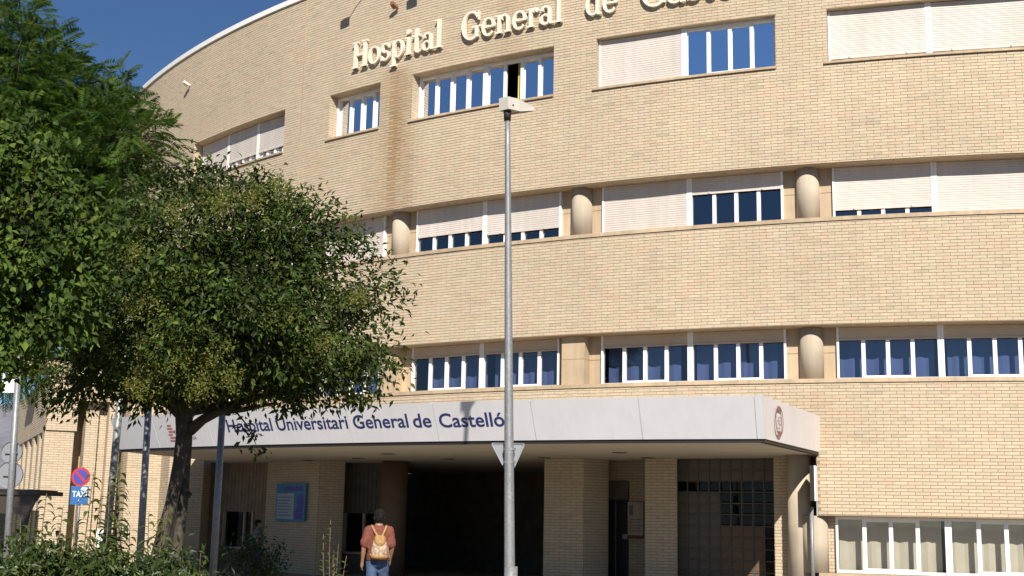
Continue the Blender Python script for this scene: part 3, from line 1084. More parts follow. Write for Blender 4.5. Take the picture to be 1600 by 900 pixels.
# left: boards with a window, brick pier, boards with a window, brown column, dark passage
a, b = pl(322, 37.4), pl(415, 36.6)
F, L = seg_frame(a, b)
x_w0, x_w1 = L * 0.30, L * 0.80
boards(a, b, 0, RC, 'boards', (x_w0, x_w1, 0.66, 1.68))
mb = MB()
mb.box(F, x_w0, x_w0 + 0.03, -0.2, 0.02, 0.66, 1.68); mb.box(F, x_w1 - 0.05, x_w1, -0.2, 0.02, 0.66, 1.68)
mb.box(F, x_w0 + 0.03, x_w1 - 0.05, -0.2, 0.03, 0.60, 0.66); mb.box(F, x_w0 + (x_w1 - x_w0) * 0.66, x_w0 + (x_w1 - x_w0) * 0.7, -0.15, -0.02, 0.66, 1.68)
ww = mb.build("window", M['column'], hosp)
MB().quad(F(x_w0, -0.1, 0.66), F(x_w1, -0.1, 0.66), F(x_w1, -0.1, 1.68), F(x_w0, -0.1, 1.68)).build("pane", M['glass_dim'], ww)
rd = seg_frame(pl(311, 37.7), pl(323, 37.45))
MB().box(rd[0], 0, rd[1], -0.05, 0.02, 0, 1.92).build("door", M['red'], hosp)
brick_run([pl(415, 35.2), pl(414, 36.6), pl(497, 36.9), pl(536, 36.2), pl(538, 35.2)], 0, RC)
a, b = pl(536, 35.6), pl(600, 35.2)
F, L = seg_frame(a, b)
x_w0, x_w1 = L * 0.02, L * 0.85
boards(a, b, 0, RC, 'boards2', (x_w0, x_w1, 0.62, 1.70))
mb = MB()
mb.box(F, x_w0, x_w0 + 0.05, -0.2, 0.02, 0.62, 1.70); mb.box(F, x_w1 - 0.05, x_w1, -0.2, 0.02, 0.62, 1.70)
mb.box(F, x_w0 + 0.05, x_w1 - 0.05, -0.2, 0.03, 0.56, 0.62); mb.box(F, x_w0 + (x_w1 - x_w0) * 0.55, x_w0 + (x_w1 - x_w0) * 0.61, -0.15, -0.02, 0.62, 1.70)
mb.box(F, x_w0 + 0.05, x_w1 - 0.05, -0.2, 0.01, 1.70, 1.74)
ww = mb.build("window", M['column'], hosp)
MB().quad(F(x_w0, -0.1, 0.62), F(x_w1, -0.1, 0.62), F(x_w1, -0.1, 1.70), F(x_w0, -0.1, 1.70)).build("pane", M['glass_dim'], ww)
c = (pl(594, 36.0) + pl(635, 36.0)) / 2
MB().tube([(c.x, c.y, 0), (c.x, c.y, RC)], [0.37, 0.37], 32).build("column", M['brown_col'], hosp, smooth=True)
mb = MB()
a, b = pl(560, 29.5), pl(880, 29.5)
F, L = seg_frame(a, b)
mb.quad(F(0, 0, 0), F(L, 0, 0), F(L, 0, RC), F(0, 0, RC))
for a, b in ((pl(600, 35.2), pl(610, 29.5)), (pl(866, 29.5), pl(864, 35.0))):
    F, L = seg_frame(a, b)
    mb.quad(F(0, 0, 0), F(L, 0, 0), F(L, 0, RC), F(0, 0, RC))
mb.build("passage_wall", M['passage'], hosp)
# brick pier with a splayed side, door niche, second pier
brick_run([pl(856, 34.0), pl(850, 36.3), pl(912, 36.3), pl(950, 35.4), pl(951, 34.0)], 0, RC)
a, b = pl(946, 34.6), pl(1012, 34.6)
w = brick_run([a, b], 0, RC)
F, L = seg_frame(a, b)
mb = MB()
mb.box(F, 0.05, L * 0.56, 0.01, 0.05, 0.0, 2.16)
dr = mb.build("door", M['black'], hosp)
MB().box(F, L * 0.26, L * 0.28, 0.05, 0.07, 0, 2.14).build("door_stile", M['galv'], dr)
MB().box(F, L * 0.44, L * 0.56, 0.06, 0.11, 1.18, 1.30).build("door_handle", M['galv'], dr)
MB().box(F, 0.03, L * 0.57, 0.012, 0.12, 2.17, 2.62).build("transom_panel", M['boards2'], hosp)
brick_run([pl(1011, 34.4), pl(1008, 36.3), pl(1058, 36.3), pl(1058, 35.9)], 0, RC)
# glazed grid
a, b = pl(1058, 36.0), pl(1212, 36.4)
F, L = seg_frame(a, b)
nc, nr = 9, 12
cw, rh = L / nc, (RC) / nr
mb = MB()
for i in range(nc + 1):
    mb.box(F, max(0, i * cw - 0.012), min(L, i * cw + 0.012), -0.03, 0.012, 0, RC)
for k in range(nr + 1):
    mb.box(F, 0.0, L, -0.028, 0.010, max(0, k * rh - 0.012), min(RC, k * rh + 0.012))
gz = mb.build("glazed_screen", M['boards2'], hosp)
pm = None
for i in range(nc):
    for k in range(nr):
        red = i >= 4 and i <= 7 and k < 6
        solid = (i < 4 and k < 9) or k >= 10
        key = 'red' if red else ('solid' if solid else 'dark')
        me_key = "block_" + key
        if me_key not in bpy.data.meshes:
            mm = bpy.data.meshes.new(me_key)
            w2, h2 = cw / 2 - 0.014, rh / 2 - 0.014
            y = -0.008 if key == 'dark' else 0.006
            e = 0.03
            vs = [(-w2, 0, -h2), (w2, 0, -h2), (w2, 0, h2), (-w2, 0, h2), (-w2 + e, -y, -h2 + e), (w2 - e, -y, -h2 + e), (w2 - e, -y, h2 - e), (-w2 + e, -y, h2 - e)]
            mm.from_pydata(vs, [], [(4, 5, 6, 7), (0, 1, 5, 4), (1, 2, 6, 5), (2, 3, 7, 6), (3, 0, 4, 7)])
            mm.materials.append({'red': M['brown_col'], 'solid': M['boards2'], 'dark': M['glass_dim']}[key])
        o = bpy.data.objects.new("glass_block", bpy.data.meshes[me_key])
        COL.objects.link(o)
        o.parent = gz
        o.location = F((i + 0.5) * cw, -0.01, (k + 0.5) * rh) - Vector((CX, CY, 0))
        o.rotation_euler = (0, 0, math.atan2(F.t.y, F.t.x))
F2, L2 = seg_frame(pl(1050, 34.4), pl(1222, 34.6))
MB().quad(F2(0, 0, 0), F2(L2, 0, 0), F2(L2, 0, RC), F2(0, 0, RC)).build("wall", M['passage'], hosp)
# right end: brick pier, round column, wall end, downpipe
brick_run([pl(1212, 36.0), pl(1210, 37.3), pl(1238, 37.3), pl(1242, 36.4), pl(1276, 36.4)], 0, RC)
c = P(-19.52, 37.55)
MB().tube([(c.x, c.y, 0), (c.x, c.y, RC)], [0.26, 0.26], 32).build("column", M['column'], hosp, smooth=True)
a, b = P(T_END, 36.4), P(T_END, R + 0.005)
brick_run([b, a] if seg_frame(b, a)[0].n.dot(Vector((-1, 0, 0))) > 0 else [a, b], Z_GL, 3.25)
F = wall_frame(-18.92, R)
MB().tube([F(-0.08, 0.06, 0), F(-0.08, 0.06, 2.0)], [0.045, 0.045], 12).build("downpipe", M['galv'], hosp, smooth=True)
mb = MB()
mb.box(F, -0.06, 0.03, 0.03, 0.48, 2.12, 2.86)
sb = mb.build("sign_box", M['black'], hosp)
MB().box(F, 0.032, 0.06, 0.03, 0.48, 2.12, 2.86).build("sign_face", M['white'], sb)

# notices
t0_, z0_ = wall_at(436, 812, 36.72)
Fp, Lp = seg_frame(pl(434, 36.70), pl(479, 36.86))
o_ = empty("notice_board", Fp(Lp / 2, 0.05, 1.5), "framed blue notice board on the shaded brick pier", "notice board")
MB().box(Fp, 0, Lp, 0.03, 0.07, 1.44, 2.50).build("frame", M['panel_blue'], o_)
MB().box(Fp, 0.06, Lp * 0.62, 0.07, 0.074, 1.50, 2.22).build("sheet", M['panel_pale'], o_)
mb = MB()
mb.box(Fp, Lp * 0.28, Lp * 0.92, 0.071, 0.0745, 2.28, 2.42)
mb.poly([Fp(Lp * x, 0.0755, z) for x, z in ((.66, 1.5), (.94, 1.5), (.95, 2.18), (.84, 2.22), (.74, 2.12), (.70, 1.95), (.78, 1.88), (.68, 1.7))])
mb.build("print", M['sign_blue'], o_)
mb = MB()
for k in range(7):
    z = 2.10 - 0.085 * k
    mb.box(Fp, 0.10, Lp * (0.54 - 0.05 * (k % 3)), 0.0742, 0.0755, z, z + 0.025)
mb.build("print", M['taxi_blue'], o_)
Fq, Lq = seg_frame(pl(982, 34.7), pl(1006, 34.7))
o_ = empty("poster", Fq(Lq / 2, 0.05, 1.3), "pale printed poster beside the dark door in the niche", "poster")
MB().box(Fq, 0, Lq, 0.03, 0.05, 1.28, 2.10).build("sheet", M['column'], o_)
mb = MB()
mb.box(Fq, 0.04, Lq * 0.35, 0.05, 0.053, 1.78, 2.02)
for k in range(5):
    mb.box(Fq, 0.05, Lq * (0.9 - 0.1 * (k % 2)), 0.05, 0.053, 1.38 + 0.07 * k, 1.40 + 0.07 * k)
mb.build("print", M['grey_ink'], o_)
MB().box(Fq, 0, Lq, 0.03, 0.055, 1.20, 1.275).build("trim", M['red'], o_)

# ------------------------------------------------------------------ left: stepped brick piers and the low wing
E1 = Vector((0.905, 0.425, 0)).normalized()
N2 = Vector((0.425, -0.905, 0)).normalized()
wing = empty("brick_wing", (-13.9, 38.0, 0), "low brick wing with tall stepped piers left of the canopy", "building")
ZT = 6.2
pts = []
q = Vector((-9.0, 37.6, 0))
pts.append(q)
chain = [q]
for k in range(4):
    q = q - E1 * 1.0
    chain.append(q)
    q = q - N2 * 1.35
    chain.append(q)
chain = chain[::-1]
brick_run([(p.x, p.y) for p in chain] + [(-8.9, 40.5)], 0, ZT, wing)
mb = MB()
mb.box(Frame(chain[0], E1, N2), -1.0, 7.5, -3, 0.05, ZT, ZT + 0.25)
mb.build("roof", M['concrete'], wing)
# three fins with a deep overhang, then the corner block
fr_o = Vector((-12.95, 38.55, 0))
FW = Frame(fr_o, E1, N2)
for k in range(3):
    x = 0.05 + 0.62 * k
    o3 = FW(x, 0.55 * 0.6 * k, 0)
    a = o3; b = o3 + E1 * 0.36
    brick_run([(a - N2 * 1.2).to_tuple()[:2], a.to_tuple()[:2], b.to_tuple()[:2], (b - N2 * 1.2).to_tuple()[:2]], 0, 4.9, wing)
mb = MB()
mb.quad(FW(-0.2, -0.9, 0), FW(2.4, -0.2, 0), FW(2.4, -0.2, 5.0), FW(-0.2, -0.9, 5.0))
mb.build("wall", M['concrete'], wing)
mb = MB()
mb.box(FW, -0.3, 2.2, -2.2, 0.35, 4.9, 5.15)
mb.build("slab", M['concrete'], wing)
cpt = Vector((-13.9, 38.0, 0))
FC = Frame(cpt, E1, N2)
FN = Frame(cpt, -N2, -E1)
brick_run([(FC(0, 0, 0) - N2 * 14).to_tuple()[:2], FC(0, 0, 0).to_tuple()[:2], FC(0.88, 0, 0).to_tuple()[:2], (FC(0.88, 0, 0) - N2 * 1.2).to_tuple()[:2]], 3.98, 5.55, wing)
p1 = FC(-0.02, -0.06, 0)
brick_run([(p1 - N2 * 0.7).to_tuple()[:2], p1.to_tuple()[:2], (p1 + E1 * 0.84).to_tuple()[:2], (p1 + E1 * 0.84 - N2 * 0.7).to_tuple()[:2]], 0, 3.98, wing)
for k in range(1, 7):
    p2 = p1 - N2 * (2.0 * k) + E1 * 0.04
    brick_run([(p2 - N2 * 0.7).to_tuple()[:2], p2.to_tuple()[:2], (p2 + E1 * 0.8).to_tuple()[:2]], 0, 3.98, wing)
mb = MB()
mb.box(FC, 0.0, 0.9, -14, 0.02, 5.55, 5.68)
mb.quad(FC(0.02, -0.02, 3.985), FC(0.86, -0.02, 3.985), FC(0.86, -14, 3.985), FC(0.02, -14, 3.985))
mb.build("roof", M['concrete'], wing)
mb = MB()
mb.quad(FC(1.2, -1.4, 0), FC(1.2, -14, 0), FC(1.2, -14, 5.6), FC(1.2, -1.4, 5.6))
mb.build("wall", M['passage'], wing)

# ------------------------------------------------------------------ street furniture
# lamp post
LY = 19.7
lp = at(797, 800, LY)
lamp = empty("street_lamp", (lp.x, LY, 0), "tall tapered grey street lamp with angular white head in front of the facade", "street lamp")
top = at(793, 176, LY)
n = 14
MB().tube([Vector((lp.x + 0.03, LY, 0)).lerp(top, k / n) for k in range(n + 1)], [0.088 - 0.046 * k / n for k in range(n + 1)], 18).build("pole", M['galv'], lamp, smooth=True)
MB().tube([Vector((lp.x + 0.03, LY, 0)), Vector((lp.x + 0.03, LY, 0.9))], [0.105, 0.102], 18).build("base_sleeve", M['galv'], lamp, smooth=True)
hd = Vector((0.62, 0.77, 0.13)).normalized()
sd = Vector((-hd.y, hd.x, 0)).normalized()
upv = hd.cross(sd) if hd.cross(sd).z > 0 else -hd.cross(sd)
h0 = top + Vector((0, 0, 0.02))
def hp(x, s, z): return h0 + hd * x * 0.9 + sd * s * 0.9 + upv * z * 0.85
mb = MB()
mb.v = [hp(-0.10, -0.11, 0.02), hp(-0.10, 0.11, 0.02), hp(-0.10, 0.10, 0.26), hp(-0.10, -0.10, 0.26),
        hp(0.18, -0.15, 0.0), hp(0.18, 0.15, 0.0), hp(0.16, 0.13, 0.25), hp(0.16, -0.13, 0.25),
        hp(0.66, -0.13, 0.09), hp(0.66, 0.13, 0.09), hp(0.64, 0.11, 0.17), hp(0.64, -0.11, 0.17)]
mb.f = [(0, 3, 2, 1), (0, 4, 7, 3), (3, 7, 6, 2), (2, 6, 5, 1), (1, 5, 4, 0), (4, 8, 11, 7), (7, 11, 10, 6), (6, 10, 9, 5), (5, 9, 8, 4), (8, 9, 10, 11)]
hd_o = mb.build("lamp_head", M['lamp_white'], lamp)
mb = MB()
mb.v = [hp(0.20, -0.11, -0.012), hp(0.20, 0.11, -0.012), hp(0.62, 0.09, 0.072), hp(0.62, -0.09, 0.072), hp(0.20, -0.12, 0.012), hp(0.20, 0.12, 0.012), hp(0.62, 0.10, 0.09), hp(0.62, -0.10, 0.09)]
mb.f = [(0, 1, 2, 3), (0, 4, 5, 1), (1, 5, 6, 2), (2, 6, 7, 3), (3, 7, 4, 0)]
mb.build("lamp_glass", M['column'], hd_o)
MB().tube([top + Vector((0, 0, -0.14)), top + Vector((0, 0, 0.05))], [0.055, 0.065], 14).build("bracket", M['black'], lamp, smooth=True)
MB().tube([hp(0.02, -0.125, 0.10), hp(0.02, -0.10, 0.10)], [0.018, 0.018], 10).build("screw", M['black'], hd_o)

# yield sign, seen from the back, clamped behind the lamp post
ys = empty("yield_sign", at(797, 715, LY + 0.13), "grey back of a triangular yield sign clamped behind the street lamp", "road sign")
tri = [at(767, 692, LY + 0.13), at(821, 693, LY + 0.13), at(796, 748, LY + 0.13)]
def rounded(tri, r=0.10, n=4):
    out = []
    for i in range(3):
        p, a, b = tri[i], tri[i - 1], tri[(i + 1) % 3]
        pa, pb = p + (a - p).normalized() * r * 0.5, p + (b - p).normalized() * r * 0.5
        for k in range(n + 1):
            t = k / n
            out.append(pa * (1 - t) ** 2 + p * 2 * t * (1 - t) + pb * t * t)
    return out
MB().prism(rounded(tri), (0, 0.02, 0)).build("plate", M['sign_grey'], ys)
mb = MB()
cen = (tri[0] + tri[1] + tri[2]) / 3
inner = rounded([cen + (p - cen) * 0.93 for p in tri])
outer = rounded([cen + (p - cen) * 1.02 for p in tri])
for k in range(len(inner)):
    k2 = (k + 1) % len(inner)
    mb.quad(inner[k] + Vector((0, -0.012, 0)), inner[k2] + Vector((0, -0.012, 0)), outer[k2] + Vector((0, -0.016, 0)), outer[k] + Vector((0, -0.016, 0)))
    mb.quad(outer[k] + Vector((0, -0.016, 0)), outer[k2] + Vector((0, -0.016, 0)), outer[k2] + Vector((0, 0.022, 0)), outer[k] + Vector((0, 0.022, 0)))
mb.build("rim", M['sign_grey'], ys)
for z in (0.06, -0.14):
    c = at(796, 708, LY + 0.02) + Vector((0, 0, z))
    MB().tube([c + Vector((0, 0, -0.02)), c + Vector((0, 0, 0.02))], [0.095, 0.095], 16).build("clamp", M['galv'], ys)

# slim posts on the left
def post(u0, v0, u1, v1, Y, r0, r1, label, name="steel_post", ztop=None, cat="post", group=None):
    a, b = at(u0, v0, Y), at(u1, v1, Y)
    d = (b - a) / (b.z - a.z)
    lo = a + d * (0 - a.z)
    hi = a + d * ((ztop or b.z) - a.z)
    e = empty(name, lo, label, cat, group)
    MB().tube([lo, hi], [r0, r1], 14).build("shaft", M['galv'], e, smooth=True)
    MB().tube([lo, lo + Vector((0, 0, 0.03))], [r0 * 2, r0 * 2], 14).build("base_plate", M['galv'], e)
    c = MB().tube([hi, hi + Vector((0, 0, 0.03))], [r1 * 1.2, r1 * 0.6], 14).build("cap", M['galv'], e, smooth=True)
    return e, lo, hi
post(166, 850, 190, 600, 16.6, 0.052, 0.045, "grey steel post at the left end of the canopy", ztop=4.4)
post(218, 880, 232, 640, 16.4, 0.050, 0.042, "grey steel post just left of the tree trunk", ztop=3.6)
post(333, 895, 347, 655, 16.2, 0.050, 0.042, "grey steel post right of the tree trunk below the lettering", ztop=3.5)
e, lo, hi = post(10, 870, 28, 590, 20.0, 0.055, 0.045, "leftmost grey post carrying two round signs seen from behind", ztop=4.6)
def disc_sign(u, v, Y, r, label, facing_cam=False):
    c = at(u, v, Y)
    s = empty("round_sign", c, label, "road sign")
    MB().tube([c + Vector((0, -0.012, 0)), c + Vector((0, 0.012, 0))], [r, r], 36).build("plate", M['sign_grey'], s)
    mb = MB()
    m_ = 36
    for k in range(m_):
        a, b = 2 * math.pi * k / m_, 2 * math.pi * (k + 1) / m_
        ca, cb = Vector((math.cos(a), 0, math.sin(a))), Vector((math.cos(b), 0, math.sin(b)))
        mb.quad(c + ca * r * 0.95 + Vector((0, -0.016, 0)), c + cb * r * 0.95 + Vector((0, -0.016, 0)), c + cb * r * 1.02 + Vector((0, -0.03, 0)), c + ca * r * 1.02 + Vector((0, -0.03, 0)))
    mb.build("rim", M['sign_grey'], s)
    MB().box(Frame(c, (1, 0, 0), (0, -1, 0)), -0.10, 0.10, 0.013, 0.05, -0.02, 0.02).build("clamp", M['galv'], s)
    return s
disc_sign(19, 707, 20.08, 0.165, "smaller round sign back, upper of two on the leftmost post")
disc_sign(16, 742, 20.08, 0.205, "larger round sign back, lower of two on the leftmost post")
# white plate at the top of that post
c = at(17, 597, 20.1)
s = empty("white_plate", c, "white plate near the top of the leftmost post, half hidden by leaves", "sign")
MB().box(Frame(c, (1, 0, 0), (0, -1, 0)), -0.13, 0.12, 0, 0.02, -0.17, 0.17).build("plate", M['paper'], s)
MB().box(Frame(c, (1, 0, 0), (0, -1, 0)), -0.02, 0.14, -0.05, -0.001, -0.02, 0.02).build("bracket", M['galv'], s)

# no parking sign with taxi plate
TY = 33.5
c = at(126, 745, TY)
s = empty("no_parking_sign", (c.x - 0.02, TY + 0.06, 0), "round blue and red no-parking sign above a blue plate reading TAXI", "road sign")
MB().tube([Vector((c.x, TY + 0.06, 0)), Vector((c.x, TY + 0.06, c.z + 0.28))], [0.035, 0.035], 12).build("post", M['galv'], s, smooth=True)
rr = 0.245
FS = Frame(c, (1, 0, 0), (0, -1, 0))
MB().tube([FS(0, 0, 0), FS(0, -0.02, 0)], [rr, rr], 36).build("disc", M['sign_red'], s)
MB().tube([FS(0, 0.008, 0), FS(0, 0.001, 0)], [rr * 0.78, rr * 0.78], 36).build("disc", M['sign_blue'], s)
q = 0.12 * rr
dd = rr * 0.74
s2 = math.sqrt(0.5)
MB().poly([FS((-dd + 0) * s2 - q * s2, 0.012, dd * s2 - q * s2), FS(-dd * s2 + q * s2, 0.012, dd * s2 + q * s2), FS(dd * s2 + q * s2, 0.012, -dd * s2 + q * s2), FS(dd * s2 - q * s2, 0.012, -dd * s2 - q * s2)]).build("slash", M['sign_red'], s)
ct = at(124, 774, TY)
FT = Frame(ct, (1, 0, 0), (0, -1, 0))
MB().box(FT, -0.23, 0.23, -0.015, 0.0, -0.24, 0.24).build("plate", M['taxi_blue'], s)
put_text("lettering", "TAXI", lambda x, y: FT(-0.19 + x, 0.004, -0.04 + y), M['paper'], s, 0.02, 0.38, 0.15)
mb = MB()
mb.poly([FT(x, 0.004, z) for x, z in ((-0.03, -0.15), (0.03, -0.15), (0.0, -0.10))])
mb.poly([FT(x, 0.005, z) for x, z in ((0.02, 0.14), (0.19, 0.12), (0.2, 0.2), (0.06, 0.22))])
mb.build("print", M['paper'], s)

# taxi shelter at far left
SY = 30.0
a = at(62, 767, SY); b = at(60, 786, SY)
sh = empty("taxi_shelter", (a.x - 0.6, SY + 0.6, 0), "dark brown flat-roofed shelter behind the leftmost post", "shelter")
FSh = Frame((a.x, SY, 0), (1, 0, 0), (0, -1, 0))
mb = MB()
mb.box(FSh, -3.4, 0.0, -1.6, 0.0, a.z - 0.10, a.z)
mb.box(FSh, -3.3, -0.1, -1.5, -0.1, a.z, a.z + 0.03)
mb.build("roof", M['shelter'], sh)
mb = MB()
prof = [(0.0, a.z - 0.10), (-0.12, a.z - 0.28), (-0.22, a.z - 0.5), (-0.26, a.z - 0.8), (-0.28, 0.0), (-0.38, 0.0), (-0.38, a.z - 0.85), (-0.45, a.z - 0.55), (-3.2, a.z - 0.45), (-3.2, a.z - 0.10)]
mb.prism([FSh(x, -0.06, z) for x, z in prof], FSh.n * -0.08)
mb.build("bracket_post", M['shelter'], sh)
MB().box(FSh, -3.2, -3.1, -0.16, -0.06, 0, a.z - 0.4).build("post", M['shelter'], sh)
MB().box(FSh, -3.1, -0.5, -1.45, -1.42, 0.3, a.z - 0.45).build("pane", M['glass_dim'], sh)

# small white board on a stake behind the shrubs
c = at(160, 838, 25)
s = empty("white_board", (c.x, 25, 0), "small white board on a stake behind the leafy shrubs", "board")
FB = Frame((c.x, 25, 0), (1, 0, 0), (0, -1, 0))
MB().box(FB, -0.12, 0.14, 0, 0.02, c.z - 0.22, c.z + 0.14).build("plate", M['paper'], s)
MB().box(FB, -0.02, 0.02, -0.04, -0.001, 0, c.z + 0.1).build("stake", M['galv'], s)

# ------------------------------------------------------------------ vegetation
def leaves(pos, axis, nrm, length, width, tint, name, mat, parent, curl=0.0, segs=1):
    """one blade per row: folded along the midrib, pointed at both ends"""
    n = len(pos)
    axis = axis / np.linalg.norm(axis, axis=1, keepdims=True)
    side = np.cross(axis, nrm)
    side /= np.linalg.norm(side, axis=1, keepdims=True) + 1e-9
    nn = np.cross(side, axis)
    L = length[:, None]; W = width[:, None]
    if segs == 1:
        base = pos
        tip = pos + axis * L - nn * L * curl
        m1 = pos + axis * L * 0.42 - nn * L * curl * 0.2
        l = m1 + side * W * 0.5 + nn * W * 0.18
        r_ = m1 - side * W * 0.5 + nn * W * 0.18
        V = np.stack([base, l, tip, r_], axis=1).reshape(-1, 3)
        F_ = (np.arange(n)[:, None, None] * 4 + np.array([(0, 2, 1), (0, 3, 2)])[None]).reshape(-1, 3)
        T = np.repeat(tint, 4, axis=0)
    else:
        rows = []
        ts = np.linspace(0, 1, segs + 1)
        for t in ts:
            c = pos + axis * L * t * (1 - 0.25 * curl * t) - np.array([[0, 0, 1.0]]) * L * curl * t * t
            w = W * (math.sin(math.pi * min(1, 0.08 + 0.92 * t)) ** 0.8) * 0.5
            rows += [c + side * w, c - side * w]
        V = np.stack(rows, axis=1).reshape(-1, 3)
        k = 2 * (segs + 1)
        f = np.array([(2 * i, 2 * i + 1, 2 * i + 3, 2 * i + 2) for i in range(segs)])
        F_ = (np.arange(n)[:, None, None] * k + f[None]).reshape(-1, 4)
        T = np.repeat(tint, k, axis=0)
    return np_mesh(name, V, F_, mat, parent, T)

def tints(n, cols, jitter=0.18):
    cols = np.array(cols)
    idx = rng.integers(0, len(cols), n)
    t = rng.random((n, 1))
    c = cols[idx] * (1 - t) + cols[rng.integers(0, len(cols), n)] * t
    c = c * np.clip(rng.normal(1, jitter, (n, 1)), 0.5, 1.6)
    return np.concatenate([c, np.ones((n, 1))], axis=1)

def unit(n):
    v = rng.normal(size=(n, 3))
    return v / np.linalg.norm(v, axis=1, keepdims=True)

def px_blobs(lst, Y, ydepth):
    """ellipsoids given as seen in the photograph: u, v, half width, half height in pixels, depth offset in metres"""
    out = []
    for u, v, ru, rv, dy in lst:
        yy = Y + dy
        c = at(u, v, yy)
        k = yy / FPX
        out.append((np.array(c), np.array((ru * k, min(ru * k, ydepth), rv * k * 1.02))))
    return out

def sample_blobs(blobs, n, shell=0.55):
    vol = np.array([b[1].prod() ** 0.85 for b in blobs])
    idx = rng.choice(len(blobs), n, p=vol / vol.sum())
    C = np.array([b[0] for b in blobs])[idx]
    S_ = np.array([b[1] for b in blobs])[idx]
    r = shell + (1 - shell) * rng.random((n, 1)) ** 0.6
    r = np.where(rng.random((n, 1)) < 0.25, rng.random((n, 1)), r)
    d = unit(n)
    return C + d * S_ * r, d

def limb_path(a, b, bend=0.15, n=6):
    a, b = Vector(a), Vector(b)
    d = b - a
    s = Vector((random.uniform(-1, 1), random.uniform(-1, 1), random.uniform(-.3, .8))) * d.length * bend
    return [a.lerp(b, k / n) + s * math.sin(math.pi * k / n) + Vector((random.gauss(0, .012), random.gauss(0, .012), 0)) * (1 if 0 < k < n else 0) for k in range(n + 1)]

# --- the privet tree in the middle of the left half
TYY = 14.0
b0 = at(262, 900, TYY); b0 = Vector((at(256, 880, TYY).x, TYY, 0))
privet = empty("privet_tree", b0, "broad round-crowned dark green tree with leaning forked trunk before the canopy", "tree")
fork = at(288, 640, TYY)
mb = MB()
p0 = Vector((at(232, 900, TYY).x - 0.04, TYY, 0)); p1 = at(268, 787, TYY); p2 = at(281, 722, TYY)
mb.tube([p0, at(246, 872, TYY), at(257, 828, TYY), p1, p2, at(287, 680, TYY), fork, at(300, 590, TYY), at(320, 520, TYY)], [0.095, 0.082, 0.075, 0.07, 0.075, 0.085, 0.105, 0.08, 0.05], 14)
s0 = Vector((at(270, 900, TYY).x, TYY + 0.1, 0))
mb.tube([s0, at(275, 870, TYY + 0.1), at(281, 828, TYY + 0.1), at(286, 787, TYY + 0.1), at(290, 730, TYY + 0.07), at(292, 690, TYY + 0.04), at(291, 655, TYY)], [0.07, 0.062, 0.058, 0.056, 0.055, 0.06, 0.07], 12)
k0 = at(295, 772, TYY + 0.1)
mb.tube([at(286, 774, TYY + 0.1), k0, k0 + Vector((0.03, -0.01, 0.0))], [0.06, 0.045, 0.015], 8)
mb.build("trunk", M['bark'], privet, smooth=True)
PB = [(335, 385, 165, 135, 0.0), (455, 450, 140, 130, 0.1), (545, 505, 82, 90, 0.0), (250, 480, 150, 130, -0.3), (150, 545, 90, 72, -0.1),
      (400, 570, 150, 58, -0.2), (555, 580, 62, 48, 0.1), (365, 285, 70, 42, 0.2), (495, 350, 58, 45, 0.1), (230, 580, 110, 50, -0.4), (590, 455, 38, 52, 0.0), (120, 590, 60, 42, 0.3),
      (330, 500, 150, 90, -1.1), (240, 545, 110, 62, -1.0), (430, 520, 100, 70, -0.9), (300, 420, 130, 80, -0.8), (400, 600, 85, 22, -0.3), (480, 600, 70, 22, -0.1)]
blobs = px_blobs(PB, TYY, 1.25)
limbs = MB()
for (c, s_) in blobs:
    pth = limb_path(fork + Vector((0, 0, random.uniform(-.05, .1))), Vector(c), 0.16)
    limbs.tube(pth, [0.055 - 0.042 * k / 6 for k in range(7)], 8)
    for _ in range(7):
        d = unit(1)[0]
        e = c + d * s_ * 0.80
        q = pth[random.randint(2, 6)]
        limbs.tube(limb_path(q, Vector(e), 0.12, 4), [0.016, 0.013, 0.010, 0.007, 0.004], 5)
lo_b = limb_path(at(300, 665, TYY), at(345, 628, TYY), 0.05)
limbs.tube([at(297, 672, TYY), at(318, 655, TYY - .1), at(345, 642, TYY - .15), at(380, 640, TYY - .1), at(430, 630, TYY)], [0.07, 0.055, 0.045, 0.03, 0.015], 10)
limbs.tube([at(283, 650, TYY), at(262, 632, TYY), at(235, 622, TYY + .1), at(190, 612, TYY + .1)], [0.06, 0.04, 0.028, 0.012], 9)
limbs.tube([at(366, 640, TYY - .1), at(384, 662, TYY - .15), at(398, 690, TYY - .15), at(408, 715, TYY - .15)], [0.012, 0.008, 0.005, 0.003], 5)
limbs.build("limbs", M['twig'], privet, smooth=True)
ncl = 820
cc, cd = sample_blobs(blobs, ncl, 0.62)
npl = 50
pos = np.repeat(cc, npl, axis=0) + rng.normal(size=(ncl * npl, 3)) * np.array([0.125, 0.125, 0.10])
hang = [(384, 662), (392, 684), (402, 706), (440, 640), (470, 640), (510, 632), (575, 622), (588, 610), (612, 570), (100, 625), (150, 630), (75, 620), (60, 600)]
hp_ = np.concatenate([np.array(at(u, v, TYY - .1))[None] + rng.normal(size=(18, 3)) * np.array([.06, .10, .05]) for u, v in hang])
pos = np.concatenate([pos, hp_])
cdx = np.concatenate([np.repeat(cd, npl, axis=0), np.tile(np.array([[0.2, -0.6, -0.5]]), (len(hp_), 1))])
n = len(pos)
ax = unit(n) * 0.8 + cdx * 0.75 + np.array([[0, -0.1, -0.25]])
nr_ = unit(n) * 0.75 + cdx * 0.5 + np.array([[0.0, -0.15, 0.65]])
tn = tints(n, [(0.034, 0.062, 0.013), (0.052, 0.084, 0.016), (0.085, 0.112, 0.022), (0.028, 0.050, 0.013)])
ck = np.repeat(np.clip(rng.normal(1, .3, (ncl, 1)), .45, 1.8), npl, axis=0)
tn[:ncl * npl, :3] *= ck
leaves(pos, ax, nr_, rng.uniform(0.065, 0.11, n), rng.uniform(0.030, 0.046, n), tn, "crown", M['leaf_privet'], privet, 0.18)
